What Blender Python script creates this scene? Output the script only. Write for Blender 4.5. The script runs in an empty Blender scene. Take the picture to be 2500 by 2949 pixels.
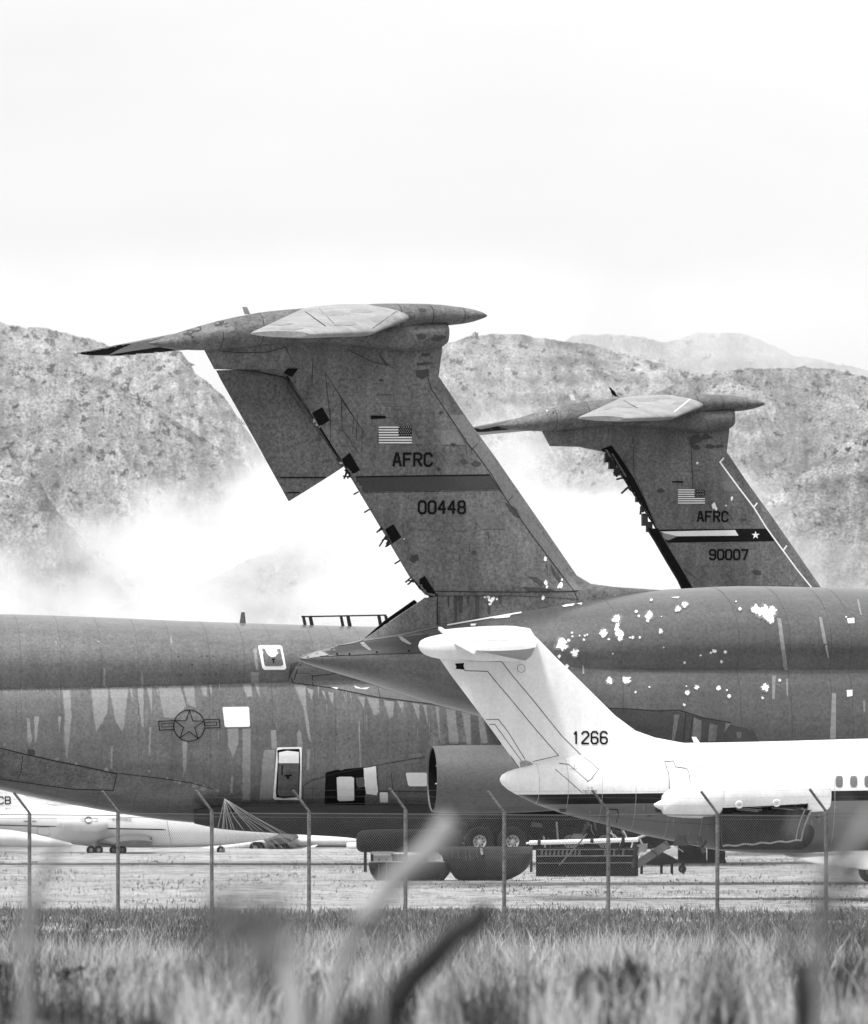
import bpy, bmesh, math, random
import numpy as np
from mathutils import Vector, geometry
from mathutils.bvhtree import BVHTree
random.seed(7); RNG = np.random.default_rng(7)
SC = bpy.context.scene; COL = SC.collection
R = math.radians
F = 30000.0; HZ = 2130.0; CH = 5.0           # focal length in photo pixels, horizon row, eye height

# ---------------------------------------------------------------- camera
cd = bpy.data.cameras.new('camera'); cam = bpy.data.objects.new('camera', cd); COL.objects.link(cam)
cam.location = (0, 0, CH); cam.rotation_euler = (R(90), 0, 0)
cd.sensor_fit = 'AUTO'; cd.sensor_width = 36; cd.lens = F / 2949 * 36
cd.shift_y = (HZ - 1474.5) / 2949
cd.clip_start = 0.5; cd.clip_end = 60000
cd.dof.use_dof = True; cd.dof.focus_distance = 355; cd.dof.aperture_fstop = 7.0
SC.camera = cam
SC.view_settings.view_transform = 'Standard'; SC.view_settings.look = 'None'
SC.view_settings.exposure = 0.0; SC.view_settings.gamma = 1.0
try:
    SC.cycles.max_bounces = 10; SC.cycles.volume_bounces = 5; SC.cycles.transparent_max_bounces = 16
    SC.cycles.use_denoising = True
except Exception: pass

# ---------------------------------------------------------------- sky and sun
SUN_EL, SUN_AZ = 64.0, 220.0                  # azimuth: compass-like, 180 = behind the camera
w = bpy.data.worlds.new('World'); SC.world = w; w.use_nodes = True
nt = w.node_tree; nt.nodes.clear()
def N(t, typ, **kw):
    n = t.nodes.new(typ)
    for k, v in kw.items(): setattr(n, k, v)
    return n
out = N(nt, 'ShaderNodeOutputWorld'); bg = N(nt, 'ShaderNodeBackground'); bg.inputs[1].default_value = 1.0
sky = N(nt, 'ShaderNodeTexSky', sky_type='NISHITA', sun_disc=False)
sky.sun_elevation = R(SUN_EL); sky.sun_rotation = R(SUN_AZ); sky.dust_density = 6; sky.air_density = 1
bw = N(nt, 'ShaderNodeRGBToBW'); sk = N(nt, 'ShaderNodeMath', operation='MULTIPLY'); sk.inputs[1].default_value = 0.012
tc = N(nt, 'ShaderNodeTexCoord'); sp = N(nt, 'ShaderNodeSeparateXYZ')
mp = N(nt, 'ShaderNodeMapping'); mp.inputs['Scale'].default_value = (9, 9, 34)
nz = N(nt, 'ShaderNodeTexNoise'); nz.inputs['Scale'].default_value = 1.0; nz.inputs['Detail'].default_value = 5; nz.inputs['Roughness'].default_value = .5
cr = N(nt, 'ShaderNodeValToRGB')               # overcast: brighter towards the zenith
SKY_LOW, SKY_TOP = 0.80, 1.2
els = cr.color_ramp.elements
def g(v): return (v, v, v, 1)
els[0].position = 0.0; els[0].color = g(0.35)
els[1].position = 1.0; els[1].color = g(SKY_TOP)
for p, v in ((0.500, .72), (0.517, .80), (0.524, .90), (0.532, .97), (0.60, .95), (0.78, 1.0)):
    e = els.new(p); e.color = g(v)
m1 = N(nt, 'ShaderNodeMapRange'); m1.inputs['From Min'].default_value = -1; m1.inputs['From Max'].default_value = 1
m2 = N(nt, 'ShaderNodeMapRange'); m2.inputs['From Min'].default_value = .3; m2.inputs['From Max'].default_value = .7
m2.inputs['To Min'].default_value = .93; m2.inputs['To Max'].default_value = 1.06
mul = N(nt, 'ShaderNodeMath', operation='MULTIPLY'); add = N(nt, 'ShaderNodeMath', operation='ADD')
L = nt.links.new
L(sky.outputs[0], bw.inputs[0]); L(bw.outputs[0], sk.inputs[0])
L(tc.outputs['Generated'], sp.inputs[0]); L(sp.outputs['Z'], m1.inputs['Value']); L(m1.outputs[0], cr.inputs[0])
L(tc.outputs['Generated'], mp.inputs[0]); L(mp.outputs[0], nz.inputs['Vector']); L(nz.outputs[0], m2.inputs['Value'])
L(cr.outputs[0], mul.inputs[0]); L(m2.outputs[0], mul.inputs[1]); L(mul.outputs[0], add.inputs[0]); L(sk.outputs[0], add.inputs[1])
L(add.outputs[0], bg.inputs[0]); L(bg.outputs[0], out.inputs[0])

ld = bpy.data.lights.new('sun', 'SUN'); ld.energy = 3.5; ld.angle = R(8); ld.color = (1, 1, 1)
sun = bpy.data.objects.new('sun', ld); COL.objects.link(sun)
az = R(SUN_AZ); sdir = Vector((math.sin(az) * math.cos(R(SUN_EL)), math.cos(az) * math.cos(R(SUN_EL)), math.sin(R(SUN_EL))))
sun.rotation_euler = sdir.to_track_quat('Z', 'Y').to_euler(); sun.location = sdir * 300

# ---------------------------------------------------------------- materials
def gray(v): return (v, v, v, 1)
def mat(name, base, rough=.6, var=.2, scale=.6, fine=.12, fscale=14, streak=0., band=0., spec=.5, metal=0., bump=0., coat=0.):
    m = bpy.data.materials.new(name); m.use_nodes = True; t = m.node_tree; b = t.nodes['Principled BSDF']
    b.inputs['Roughness'].default_value = rough; b.inputs['Metallic'].default_value = metal
    b.inputs['Specular IOR Level'].default_value = spec; b.inputs['Coat Weight'].default_value = coat; b.inputs['Coat Roughness'].default_value = .28
    tc = N(t, 'ShaderNodeTexCoord'); last = None
    def layer(sc, amt, stretch=(1, 1, 1), detail=4, ro=.6):
        nonlocal last
        mp = N(t, 'ShaderNodeMapping'); mp.inputs['Scale'].default_value = stretch
        n = N(t, 'ShaderNodeTexNoise'); n.inputs['Scale'].default_value = sc; n.inputs['Detail'].default_value = detail; n.inputs['Roughness'].default_value = ro
        r = N(t, 'ShaderNodeMapRange'); r.inputs['From Min'].default_value = .32; r.inputs['From Max'].default_value = .68
        r.inputs['To Min'].default_value = 1 - amt; r.inputs['To Max'].default_value = 1 + amt
        t.links.new(tc.outputs['Object'], mp.inputs[0]); t.links.new(mp.outputs[0], n.inputs['Vector']); t.links.new(n.outputs[0], r.inputs['Value'])
        if last is None: last = r.outputs[0]
        else:
            q = N(t, 'ShaderNodeMath', operation='MULTIPLY'); t.links.new(last, q.inputs[0]); t.links.new(r.outputs[0], q.inputs[1]); last = q.outputs[0]
        return n
    layer(scale, var)
    if streak: layer(2.2, streak, (1, 1, .10), 3)
    if band: layer(1.6, band, (.03, 1, 1), 3)
    fn = layer(fscale, fine, (1, 1, 1), 3, .8)
    q = N(t, 'ShaderNodeMath', operation='MULTIPLY'); q.inputs[1].default_value = base
    t.links.new(last, q.inputs[0]); t.links.new(q.outputs[0], b.inputs['Base Color'])
    if bump:
        bp = N(t, 'ShaderNodeBump'); bp.inputs['Strength'].default_value = bump; bp.inputs['Distance'].default_value = .03
        t.links.new(fn.outputs[0], bp.inputs['Height']); t.links.new(bp.outputs[0], b.inputs['Normal'])
    return m
M = {}
M['tail_grey']  = mat('tail grey paint', .140, .62, .26, .45, .45, 9, .18, spec=.2)
M['rudder']     = mat('rudder grey paint', .095, .62, .14, .45, .5, 9, .1, spec=.2)
M['hull_grey']  = mat('hull grey paint', .088, .36, .12, .30, .36, 9, .10, .14, spec=.4, coat=.5)
M['hull_c']     = mat('faded grey hull paint', .122, .36, .12, .30, .36, 9, .16, .12, spec=.4, coat=.5)
M['pale_toplit']  = mat('pale paint with top light', .30, .6, .22, .9, .2, 9)  # stabilisers painted paler than the fin to carry the light from above
M['streak']     = mat('pale washed streak', .25, .5, .08, .8, .2, 9)
M['chip']       = mat('white protective coating', .85, .6, .04, 1.5, .05, 9)
M['band_dark']  = mat('dark fin band', .035, .55, .10, .6, .2, 9)
M['black']      = mat('black paint', .006, .7, .1, 1, .1, 9, spec=.12)
M['recess_shade']     = mat('black cavity and underside shade', .006, .9, .1, 1, .1, 9, spec=.1)
M['line']       = mat('dark panel gap', .03, .8, .1, 1, .1, 9, spec=.2)
M['dirt']       = mat('dark stain', .045, .7, .2, 1, .3, 9)
M['white']      = mat('white aircraft paint', .78, .35, .06, .5, .07, 9, .05, spec=.3)
M['belly_shade_grey']= mat('pale grey belly and stabiliser shade', .22, .45, .08, .4, .12, 9)
M['alum']       = mat('weathered bare metal', .42, .42, .10, .8, .12, 9, metal=.3)
M['steel_grey'] = mat('galvanised steel', .15, .6, .35, 5, .5, 16, metal=.2)
M['wire']       = mat('galvanised wire', .16, .6, .1, 2, .1, 14)
M['rubber']     = mat('black tyre rubber', .018, .85, .2, 3, .2, 20, spec=.2)
M['rim']        = mat('pale wheel rim', .45, .5, .1, 5, .1, 20)
M['shade_black'] = mat('black paint and pod shade', .007, .8, .3, 1, .3, 9, spec=.2)
M['mid_streak'] = mat('half washed streak', .165, .5, .08, .8, .3, 9)
M['dark_metal'] = mat('dark oily metal', .020, .6, .5, 1.2, .5, 9, .3, spec=.25)
M['mid_metal']  = mat('dusty grey metal', .09, .6, .3, 1.2, .3, 9)
M['glass']      = mat('grey window blank', .14, .4, .1, 3, .1, 9)
M['white_line'] = mat('faint panel seam', .42, .5, .1, 1, .1, 9)
M['rope']       = mat('pale rope', .30, .8, .1, 3, .1, 9)
M['nac_grey']   = mat('smooth grey nacelle paint', .095, .48, .08, .4, .25, 9)

# ---------------------------------------------------------------- object helpers
def link(name, me, parent=None, mats=()):
    o = bpy.data.objects.new(name, me); COL.objects.link(o)
    for m in mats: me.materials.append(m)
    if parent is not None: o.parent = parent
    return o
def tag(o, label=None, cat=None, group=None, kind=None):
    for k, v in (('label', label), ('category', cat), ('group', group), ('kind', kind)):
        if v: o[k] = v
    return o
def empty(name, loc=(0, 0, 0), rz=0.0):
    o = bpy.data.objects.new(name, None); COL.objects.link(o); o.location = loc; o.rotation_euler = (0, 0, rz); o.empty_display_size = .3
    return o
class MB:
    """collects faces with material slots into one mesh"""
    def __init__(s): s.v = []; s.f = []; s.m = []; s.mats = []; s.smooth = []
    def slot(s, m):
        if m not in s.mats: s.mats.append(m)
        return s.mats.index(m)
    def add(s, vs, fs, m, smooth=False):
        b = len(s.v); k = s.slot(m); s.v += [tuple(p) for p in vs]
        for f in fs: s.f.append(tuple(b + i for i in f)); s.m.append(k); s.smooth.append(smooth)
    def box(s, lo, hi, m):
        x0, y0, z0 = lo; x1, y1, z1 = hi
        s.add([(x0,y0,z0),(x1,y0,z0),(x1,y1,z0),(x0,y1,z0),(x0,y0,z1),(x1,y0,z1),(x1,y1,z1),(x0,y1,z1)],
              [(3,2,1,0),(4,5,6,7),(0,1,5,4),(1,2,6,5),(2,3,7,6),(3,0,4,7)], m)
    def tube(s, pts, r, m, n=8, r1=None, closed=True):
        pts = [Vector(p) for p in pts]; vs = []; k = len(pts)
        for i, p in enumerate(pts):
            d = (pts[min(i+1, k-1)] - pts[max(i-1, 0)]).normalized()
            a = d.cross(Vector((0, 0, 1)) if abs(d.z) < .9 else Vector((1, 0, 0))).normalized(); b = d.cross(a)
            rr = r + ((r1 if r1 is not None else r) - r) * i / max(1, k-1)
            for j in range(n):
                t = 2*math.pi*j/n; vs.append(p + a*math.cos(t)*rr + b*math.sin(t)*rr)
        fs = [(i*n+j, i*n+(j+1)%n, (i+1)*n+(j+1)%n, (i+1)*n+j) for i in range(k-1) for j in range(n)]
        s.add(vs, fs, m, True)
        if closed: s.add(vs[:n], [tuple(range(n))[::-1]], m); s.add(vs[-n:], [tuple(range(n))], m)
    def lathe(s, c, axis, prof, m, n=32, arc=(0, 2*math.pi), up=(0, 0, 1)):
        """prof: (distance along axis, radius)"""
        ax = Vector(axis).normalized(); a = Vector(up); a = (a - ax*a.dot(ax)).normalized(); b = ax.cross(a); c = Vector(c)
        full = abs(arc[1]-arc[0]) > 6.28; cols = n if full else n+1; vs = []
        for d, r in prof:
            for j in range(cols):
                t = arc[0] + (arc[1]-arc[0])*j/n; vs.append(c + ax*d + (a*math.cos(t) + b*math.sin(t))*max(r, .001))
        fs = []
        for i in range(len(prof)-1):
            for j in range(n):
                j2 = (j+1) % cols if full else j+1
                fs.append((i*cols+j, i*cols+j2, (i+1)*cols+j2, (i+1)*cols+j))
        s.add(vs, fs, m, True)
    def build(s, name, parent=None, sharp=40):
        me = bpy.data.meshes.new(name); me.from_pydata(s.v, [], s.f); me.update()
        for m in s.mats: me.materials.append(m)
        me.polygons.foreach_set('material_index', s.m); me.polygons.foreach_set('use_smooth', s.smooth)
        if any(s.smooth):
            bm = bmesh.new(); bm.from_mesh(me); bmesh.ops.remove_doubles(bm, verts=bm.verts, dist=.0006); bm.to_mesh(me); bm.free()
            try: me.set_sharp_from_angle(angle=R(sharp))
            except Exception: pass
        return link(name, me, parent)

class Frame:
    """local frame of a thing: u along its length (yawed), v across it (away from us), z up"""
    def __init__(s, px, d, yaw=0.0, remap=None):
        s.O = Vector(((px-1250)/F*d, d)); s.yaw = R(yaw); s.remap = remap
        c, n = math.cos(s.yaw), math.sin(s.yaw); s.a = Vector((c, n)); s.l = Vector((-n, c))
        s.cam = Vector((-s.O.dot(s.a), -s.O.dot(s.l), CH)); s.d = d
    def ray(s, px, py):
        if s.remap: px, py = s.remap(px, py)
        w = Vector(((px-1250)/F, 1)); return Vector((w.dot(s.a), w.dot(s.l), (HZ-py)/F))
    def pt(s, px, py, v=0.0):
        r = s.ray(px, py); t = (v - s.cam.y)/r.y; return s.cam + r*t
    def m(s, npx): return npx*s.d/F*(1 if not s.remap else .789)
    def root(s, name): return empty(name, (s.O.x, s.O.y, 0), s.yaw)

def interp(xs, ys, x):
    """monotone cubic through the stations"""
    n = len(xs); h = [xs[i+1]-xs[i] for i in range(n-1)]; dl = [(ys[i+1]-ys[i])/h[i] for i in range(n-1)]
    mm = [dl[0]] + [0 if dl[i-1]*dl[i] <= 0 else 2*dl[i-1]*dl[i]/(dl[i-1]+dl[i]) for i in range(1, n-1)] + [dl[-1]]
    x = min(max(x, xs[0]), xs[-1]); i = 0
    while i < n-2 and x > xs[i+1]: i += 1
    t = (x-xs[i])/h[i]
    return ((2*t**3-3*t*t+1)*ys[i] + (t**3-2*t*t+t)*h[i]*mm[i] + (-2*t**3+3*t*t)*ys[i+1] + (t**3-t*t)*h[i]*mm[i+1])

def ring(zt, zc, zb, wl, bl, ex=2.0, n=26):
    """half outline of a two-lobed hull; bl 0 = plain ellipse, 1 = full crease"""
    k1 = n*11//26; H = zt-zb; pts = []
    hu = max(zt-zc, 1e-4); hl = max(zc-zb, 1e-4)
    b = .62*hl; zl = zb+b; q0 = (zc-zl)/b; wj = wl*(1-q0**2.4)**(1/2.4)
    zu = zc+.3*hu; bu = .7*hu; au = wj/math.sqrt(1-(.3/.7)**2); pe = math.acos(-.3/.7); ps = math.acos(q0)
    for k in range(n):
        f = math.pi*k/(n-1)
        we = wl*abs(math.sin(f))**(2/ex); ze = (zt+zb)/2 + H/2*(1 if math.cos(f) > 0 else -1)*abs(math.cos(f))**(2/ex)
        if k <= k1: q = pe*k/k1; w2, z2 = au*math.sin(q), zu+bu*math.cos(q)
        else:
            q = ps+(math.pi-ps)*(k-k1-1+.001)/(n-k1-2+.001); c = math.cos(q); w2 = wl*max(0, 1-abs(c)**2.4)**(1/2.4); z2 = zl+b*c
        pts.append((we+(w2-we)*bl, ze+(z2-ze)*bl))
    return pts
class Hull:
    def __init__(s, fr, st, v0=0.0, ex=2.0):
        """st: (px, ytop, ycrease, ybot, half width m, blend)"""
        s.fr = fr; s.v0 = v0; s.ex = ex; S = []
        for px, yt, yc, yb, wl, bl in st:
            a = fr.pt(px, yt, v0); b = fr.pt(px, yc, v0); c = fr.pt(px, yb, v0); S.append((b.x, a.z, b.z, c.z, wl, bl))
        s.S = S; s.u = [q[0] for q in S]
    def at(s, u):
        q = [interp(s.u, [r[k] for r in s.S], u) for k in range(1, 6)]
        half = ring(q[0], q[1], q[2], max(q[3], .005), min(max(q[4], 0), 1), s.ex)
        return [(u, s.v0-w, z) for w, z in half] + [(u, s.v0+w, z) for w, z in half[-2:0:-1]]
    def mesh(s, mb, m, n=90, cap=True):
        us = []
        for i in range(n+1):
            t = i/n; us.append(s.u[0] + (s.u[-1]-s.u[0])*(t + .0))
        us = sorted(set(us + list(s.u))); vs = []; k = None
        for u in us:
            rg = s.at(u); k = len(rg); vs += rg
        fs = [(i*k+j, (i+1)*k+j, (i+1)*k+(j+1)%k, i*k+(j+1)%k) for i in range(len(us)-1) for j in range(k)]
        mb.add(vs, fs, m, True)
        if cap: mb.add(vs[:k], [tuple(range(k))], m); mb.add(vs[-k:], [tuple(range(k))[::-1]], m)
    def seam(s, mb, u, m, w=.02, off=.006, lo=0, hi=None):
        vs = []
        for uu in (u-w, u+w):
            rg = s.at(uu); cz = sum(p[2] for p in rg)/len(rg)
            for p in rg:
                d = Vector((0, p[1]-s.v0, p[2]-cz)); d = d.normalized()*off if d.length else d; vs.append((p[0], p[1]+d.y, p[2]+d.z))
        k = len(rg); rngj = range(k) if hi is None else range(lo, hi)
        mb.add(vs, [(j, (j+1) % k, k+(j+1) % k, k+j) for j in rngj], m, True)

def foil(mb, rows, m, n=14, te=.25, smooth=True, blunt=False):
    """rows: (TE point, LE point, half-thickness vector); lofted symmetric aerofoil, closed at both ends"""
    vs = []; k = None
    for T, Lp, h in rows:
        T, Lp, h = Vector(T), Vector(Lp), Vector(h); up, dn = [], []
        for i in range(n+1):
            c = (1-math.cos(math.pi*i/n))/2 if not blunt else i/n    # 0 = LE
            th = 2.6*math.sqrt(c)*(1-c) * .62/.62 if not blunt else 1.0
            th = min(1.0, th*1.0) if blunt else min(1., 1.45*math.sqrt(c)*(1-c)**.8*1.35) + te*c
            th = max(th, .02); P = Lp + (T-Lp)*c; up.append(P-h*th); dn.append(P+h*th)
        sec = up + dn[::-1]; k = len(sec); vs += sec
    r = len(rows)
    fs = [(i*k+j, i*k+(j+1)%k, (i+1)*k+(j+1)%k, (i+1)*k+j) for i in range(r-1) for j in range(k)]
    mb.add(vs, fs, m, smooth); mb.add(vs[:k], [tuple(range(k))[::-1]], m); mb.add(vs[-k:], [tuple(range(k))], m)

def inside(p, poly):
    c = False; j = len(poly)-1
    for i in range(len(poly)):
        if (poly[i][1] > p[1]) != (poly[j][1] > p[1]) and p[0] < (poly[j][0]-poly[i][0])*(p[1]-poly[i][1])/(poly[j][1]-poly[i][1])+poly[i][0]: c = not c
        j = i
    return c
class Painter:
    """lays markings on the surface of finished meshes of one thing (all in that thing's own frame)"""
    def __init__(s, fr, objs):
        s.fr = fr; vs, fs = [], []
        for o in objs:
            b = len(vs); vs += [v.co.copy() for v in o.data.vertices]; fs += [tuple(b+i for i in p.vertices) for p in o.data.polygons]
        s.bvh = BVHTree.FromPolygons(vs, fs)
    def hit(s, px, py, off):
        r = s.fr.ray(px, py).normalized(); loc, no, i, d = s.bvh.ray_cast(s.fr.cam, r)
        if loc is None: return None
        if no.dot(r) > 0: no = -no
        return loc + no*off
    def paint(s, mb, polys, m, off=.012, grid=9.0):
        pts, faces = [], []
        dense = []
        for p in polys:                       # long edges are cut up so that they follow the curved skin
            if len(p) < 3: continue
            q = []
            for a, b in zip(list(p), list(p[1:])+[p[0]]):
                n = max(1, int(math.hypot(b[0]-a[0], b[1]-a[1])/12))
                q += [(a[0]+(b[0]-a[0])*i/n, a[1]+(b[1]-a[1])*i/n) for i in range(n)]
            dense.append(q)
        polys = dense
        for p in polys:
            faces.append(list(range(len(pts), len(pts)+len(p)))); pts += [Vector(q) for q in p]
        if not faces: return
        if grid:
            for p in polys:
                xs = [q[0] for q in p]; ys = [q[1] for q in p]; x = min(xs)+grid/2
                while x < max(xs):
                    y = min(ys)+grid/2
                    while y < max(ys):
                        if inside((x, y), p): pts.append(Vector((x+random.uniform(-.5, .5), y+random.uniform(-.5, .5))))
                        y += grid
                    x += grid
        try: v2, e2, f2, ov, oe, of = geometry.delaunay_2d_cdt(pts, [], faces, 1, 1e-4)
        except Exception: return
        P = [s.hit(q.x, q.y, off) for q in v2]
        for p in P: pass
        ok = []
        for f, o in zip(f2, of):
            if not o: continue
            cc = (v2[f[0]]+v2[f[1]]+v2[f[2]])/3
            if not any(inside(cc, p) for p in polys): continue
            t = [P[i] for i in f]
            if any(q is None for q in t): continue
            if max((t[i]-t[i-1]).length for i in range(3)) > s.fr.m(grid*6 if grid else 400)+1.2: continue
            ok.append(f)
        used = sorted({i for f in ok for i in f}); mp = {i: k for k, i in enumerate(used)}
        if ok: mb.add([P[i] for i in used], [tuple(mp[i] for i in f) for f in ok], m, False)
    def line(s, mb, pts, wpx, m, off=.01, seg=14):
        polys = []
        for a, b in zip(pts[:-1], pts[1:]):
            a, b = Vector(a), Vector(b); d = (b-a); n = max(1, int(d.length/seg)); dn = d.normalized(); nn = Vector((-dn.y, dn.x))*wpx/2; e = dn*wpx/2
            for i in range(n):
                p = a+d*i/n - (e if i == 0 else e*0); q = a+d*(i+1)/n + (e if i == n-1 else e*0)
                polys.append([p+nn, q+nn, q-nn, p-nn])
        s.paint(mb, polys, m, off, grid=0)
def blob(x, y, r, n=11, rag=.35, sx=1, sy=1):
    return [(x+sx*r*(1+random.uniform(-rag, rag))*math.cos(2*math.pi*i/n), y+sy*r*(1+random.uniform(-rag, rag))*math.sin(2*math.pi*i/n)) for i in range(n)]
# stroke letters on a 4 x 6 grid, y down
G = {'A': [[(0,6),(1.6,0),(2.4,0),(4,6)],[(.7,4),(3.3,4)]], 'F': [[(4,0),(0,0),(0,6)],[(0,2.8),(3.2,2.8)]],
 'R': [[(0,6),(0,0),(3,0),(4,.8),(4,2.2),(3,3),(0,3)],[(2,3),(4,6)]], 'C': [[(4,1.4),(4,.9),(3,0),(1,0),(0,.9),(0,5.1),(1,6),(3,6),(4,5.1),(4,4.6)]],
 '0': [[(1,0),(3,0),(4,1),(4,5),(3,6),(1,6),(0,5),(0,1),(1,0)]], '4': [[(3,6),(3,0),(2.6,0),(0,4),(4,4)]],
 '8': [[(1,0),(3,0),(3.8,.8),(3.8,2.2),(3,2.9),(1,2.9),(.2,2.2),(.2,.8),(1,0)],[(1,2.9),(3,2.9),(4,3.8),(4,5.1),(3,6),(1,6),(0,5.1),(0,3.8),(1,2.9)]],
 '9': [[(0,5),(1,6),(3,6),(4,5),(4,1),(3,0),(1,0),(0,1),(0,2.4),(1,3.2),(3,3.2),(4,2.6)]],
 '6': [[(4,1),(3,0),(1,0),(0,1),(0,5),(1,6),(3,6),(4,5),(4,3.6),(3,2.8),(1,2.8),(0,3.4)]],
 '7': [[(0,0),(4,0),(4,.6),(1.6,6)]], '1': [[(.9,1.1),(2,0),(2,6)]], '2': [[(0,1.2),(0,.9),(1,0),(3,0),(4,.9),(4,2),(0,5.4),(0,6),(4,6)]],
 'B': [[(0,0),(3,0),(3.8,.8),(3.8,2.2),(3,2.9),(0,2.9)],[(3,2.9),(4,3.8),(4,5.1),(3,6),(0,6),(0,0)]], 'I': [[(2,0),(2,6)]],
 'O': [[(1,0),(3,0),(4,1),(4,5),(3,6),(1,6),(0,5),(0,1),(1,0)]], 'E': [[(4,0),(0,0),(0,6),(4,6)],[(0,2.9),(3.2,2.9)]], 'T': [[(0,0),(4,0)],[(2,0),(2,6)]], '-': [[(.6,3),(3.4,3)]], ' ': []}
def text_polys(txt, x0, y0, x1, y1, wgt=.95, gap=1.7, skew=0.0):
    """outline quads for the words, filling the pixel box"""
    n = len(txt); W = n*4+(n-1)*gap; sx = (x1-x0)/W; sy = (y1-y0)/6; polys = []
    for i, ch in enumerate(txt):
        ox = x0+i*(4+gap)*sx
        for st in G[ch]:
            P = [Vector((ox+a*sx, y0+b*sy+skew*(ox+a*sx-x0))) for a, b in st]; wd = wgt*(sx+sy)/2/2
            for a, b in zip(P[:-1], P[1:]):
                d = b-a
                if d.length < 1e-5: continue
                d.normalize(); nn = Vector((-d.y, d.x))*wd; e = d*wd*.55
                polys.append([a-e+nn, b+e+nn, b+e-nn, a-e-nn])
    return polys
def star(cx, cy, r, rot=0.0, inner=.382):
    return [(cx+(r if i % 2 == 0 else r*inner)*math.sin(math.pi*i/5+rot), cy-(r if i % 2 == 0 else r*inner)*math.cos(math.pi*i/5+rot)) for i in range(10)]
def ringpoly(cx, cy, r, w, n=36):
    o = []
    for i in range(n):
        a, b = 2*math.pi*i/n, 2*math.pi*(i+1)/n
        o.append([(cx+(r-w/2)*math.cos(a), cy+(r-w/2)*math.sin(a)), (cx+(r+w/2)*math.cos(a), cy+(r+w/2)*math.sin(a)), (cx+(r+w/2)*math.cos(b), cy+(r+w/2)*math.sin(b)), (cx+(r-w/2)*math.cos(b), cy+(r-w/2)*math.sin(b))])
    return o
def segs(pts, w, closed=False):
    o = []; P = [Vector(p) for p in pts]; P = P+[P[0]] if closed else P
    for a, b in zip(P[:-1], P[1:]):
        d = (b-a).normalized(); nn = Vector((-d.y, d.x))*w/2; e = d*w/2; o.append([a-e+nn, b+e+nn, b+e-nn, a-e-nn])
    return o
def z1(*p): return [(200+x/1.411, 840+y/1.411) for x, y in p]
def z2(*p): return [(600+x/1.96, 1200+y/1.96) for x, y in p]
def z4(*p): return [(x/1.96, 1700+y/1.96) for x, y in p]
def z5(*p): return [(800+x/1.96, 1750+y/1.96) for x, y in p]
def z6(*p): return [(1600+x/1.96, 1650+y/1.96) for x, y in p]
#@@PART2
# ================================================================ SETTING
def vnoise(x, y, seed):
    xi = np.floor(x).astype(np.int64); yi = np.floor(y).astype(np.int64); fx = x-xi; fy = y-yi
    fx = fx*fx*(3-2*fx); fy = fy*fy*(3-2*fy)
    def h(a, b):
        n = (a*374761393 + b*668265263 + seed*974711) & 0x7fffffff; n = ((n ^ (n >> 13))*1274126177) & 0x7fffffff
        return ((n ^ (n >> 16)) & 0xffff)/65535.
    return (h(xi, yi)*(1-fx)+h(xi+1, yi)*fx)*(1-fy)+(h(xi, yi+1)*(1-fx)+h(xi+1, yi+1)*fx)*fy
def fbm(x, y, seed, o=5, ridged=False, g=.5):
    s = 0; a = 1; t = 0
    for i in range(o):
        n = vnoise(x*2**i, y*2**i, seed+i*17)
        if ridged: n = 1-abs(2*n-1)
        s = s+a*n; t += a; a *= g
    return s/t
def grid_mesh(name, X, Y, Z, mats, smooth=True):
    r, c = X.shape; me = bpy.data.meshes.new(name)
    me.vertices.add(r*c); me.vertices.foreach_set('co', np.stack([X, Y, Z], -1).astype(np.float32).ravel())
    i = (np.arange(r-1)[:, None]*c+np.arange(c-1)[None]).ravel(); q = np.stack([i, i+1, i+c+1, i+c], -1).ravel().astype(np.int32)
    n = len(q)//4; me.loops.add(n*4); me.loops.foreach_set('vertex_index', q); me.polygons.add(n)
    me.polygons.foreach_set('loop_start', np.arange(n, dtype=np.int32)*4); me.polygons.foreach_set('use_smooth', [smooth]*n)
    me.update(); me.validate()
    return link(name, me, None, mats)
def quads_mesh(name, V, mats, k=3, midx=None):
    """V: (n,k,3) loose triangles or quads"""
    n = len(V); me = bpy.data.meshes.new(name); me.vertices.add(n*k); me.vertices.foreach_set('co', V.astype(np.float32).ravel())
    me.loops.add(n*k); me.loops.foreach_set('vertex_index', np.arange(n*k, dtype=np.int32)); me.polygons.add(n)
    me.polygons.foreach_set('loop_start', np.arange(n, dtype=np.int32)*k)
    if midx is not None: me.polygons.foreach_set('material_index', midx.astype(np.int32))
    me.update()
    return link(name, me, None, mats)

def ground_z(y):
    """flat airfield, rising bank towards the viewer"""
    y = np.asarray(y, float)
    return np.interp(y, [-200, 0, 25, 60, 120, 180, 246, 252, 20000], [2.6, 3.3, 3.75, 3.25, 2.15, 1.0, .08, 0, 0])

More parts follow.
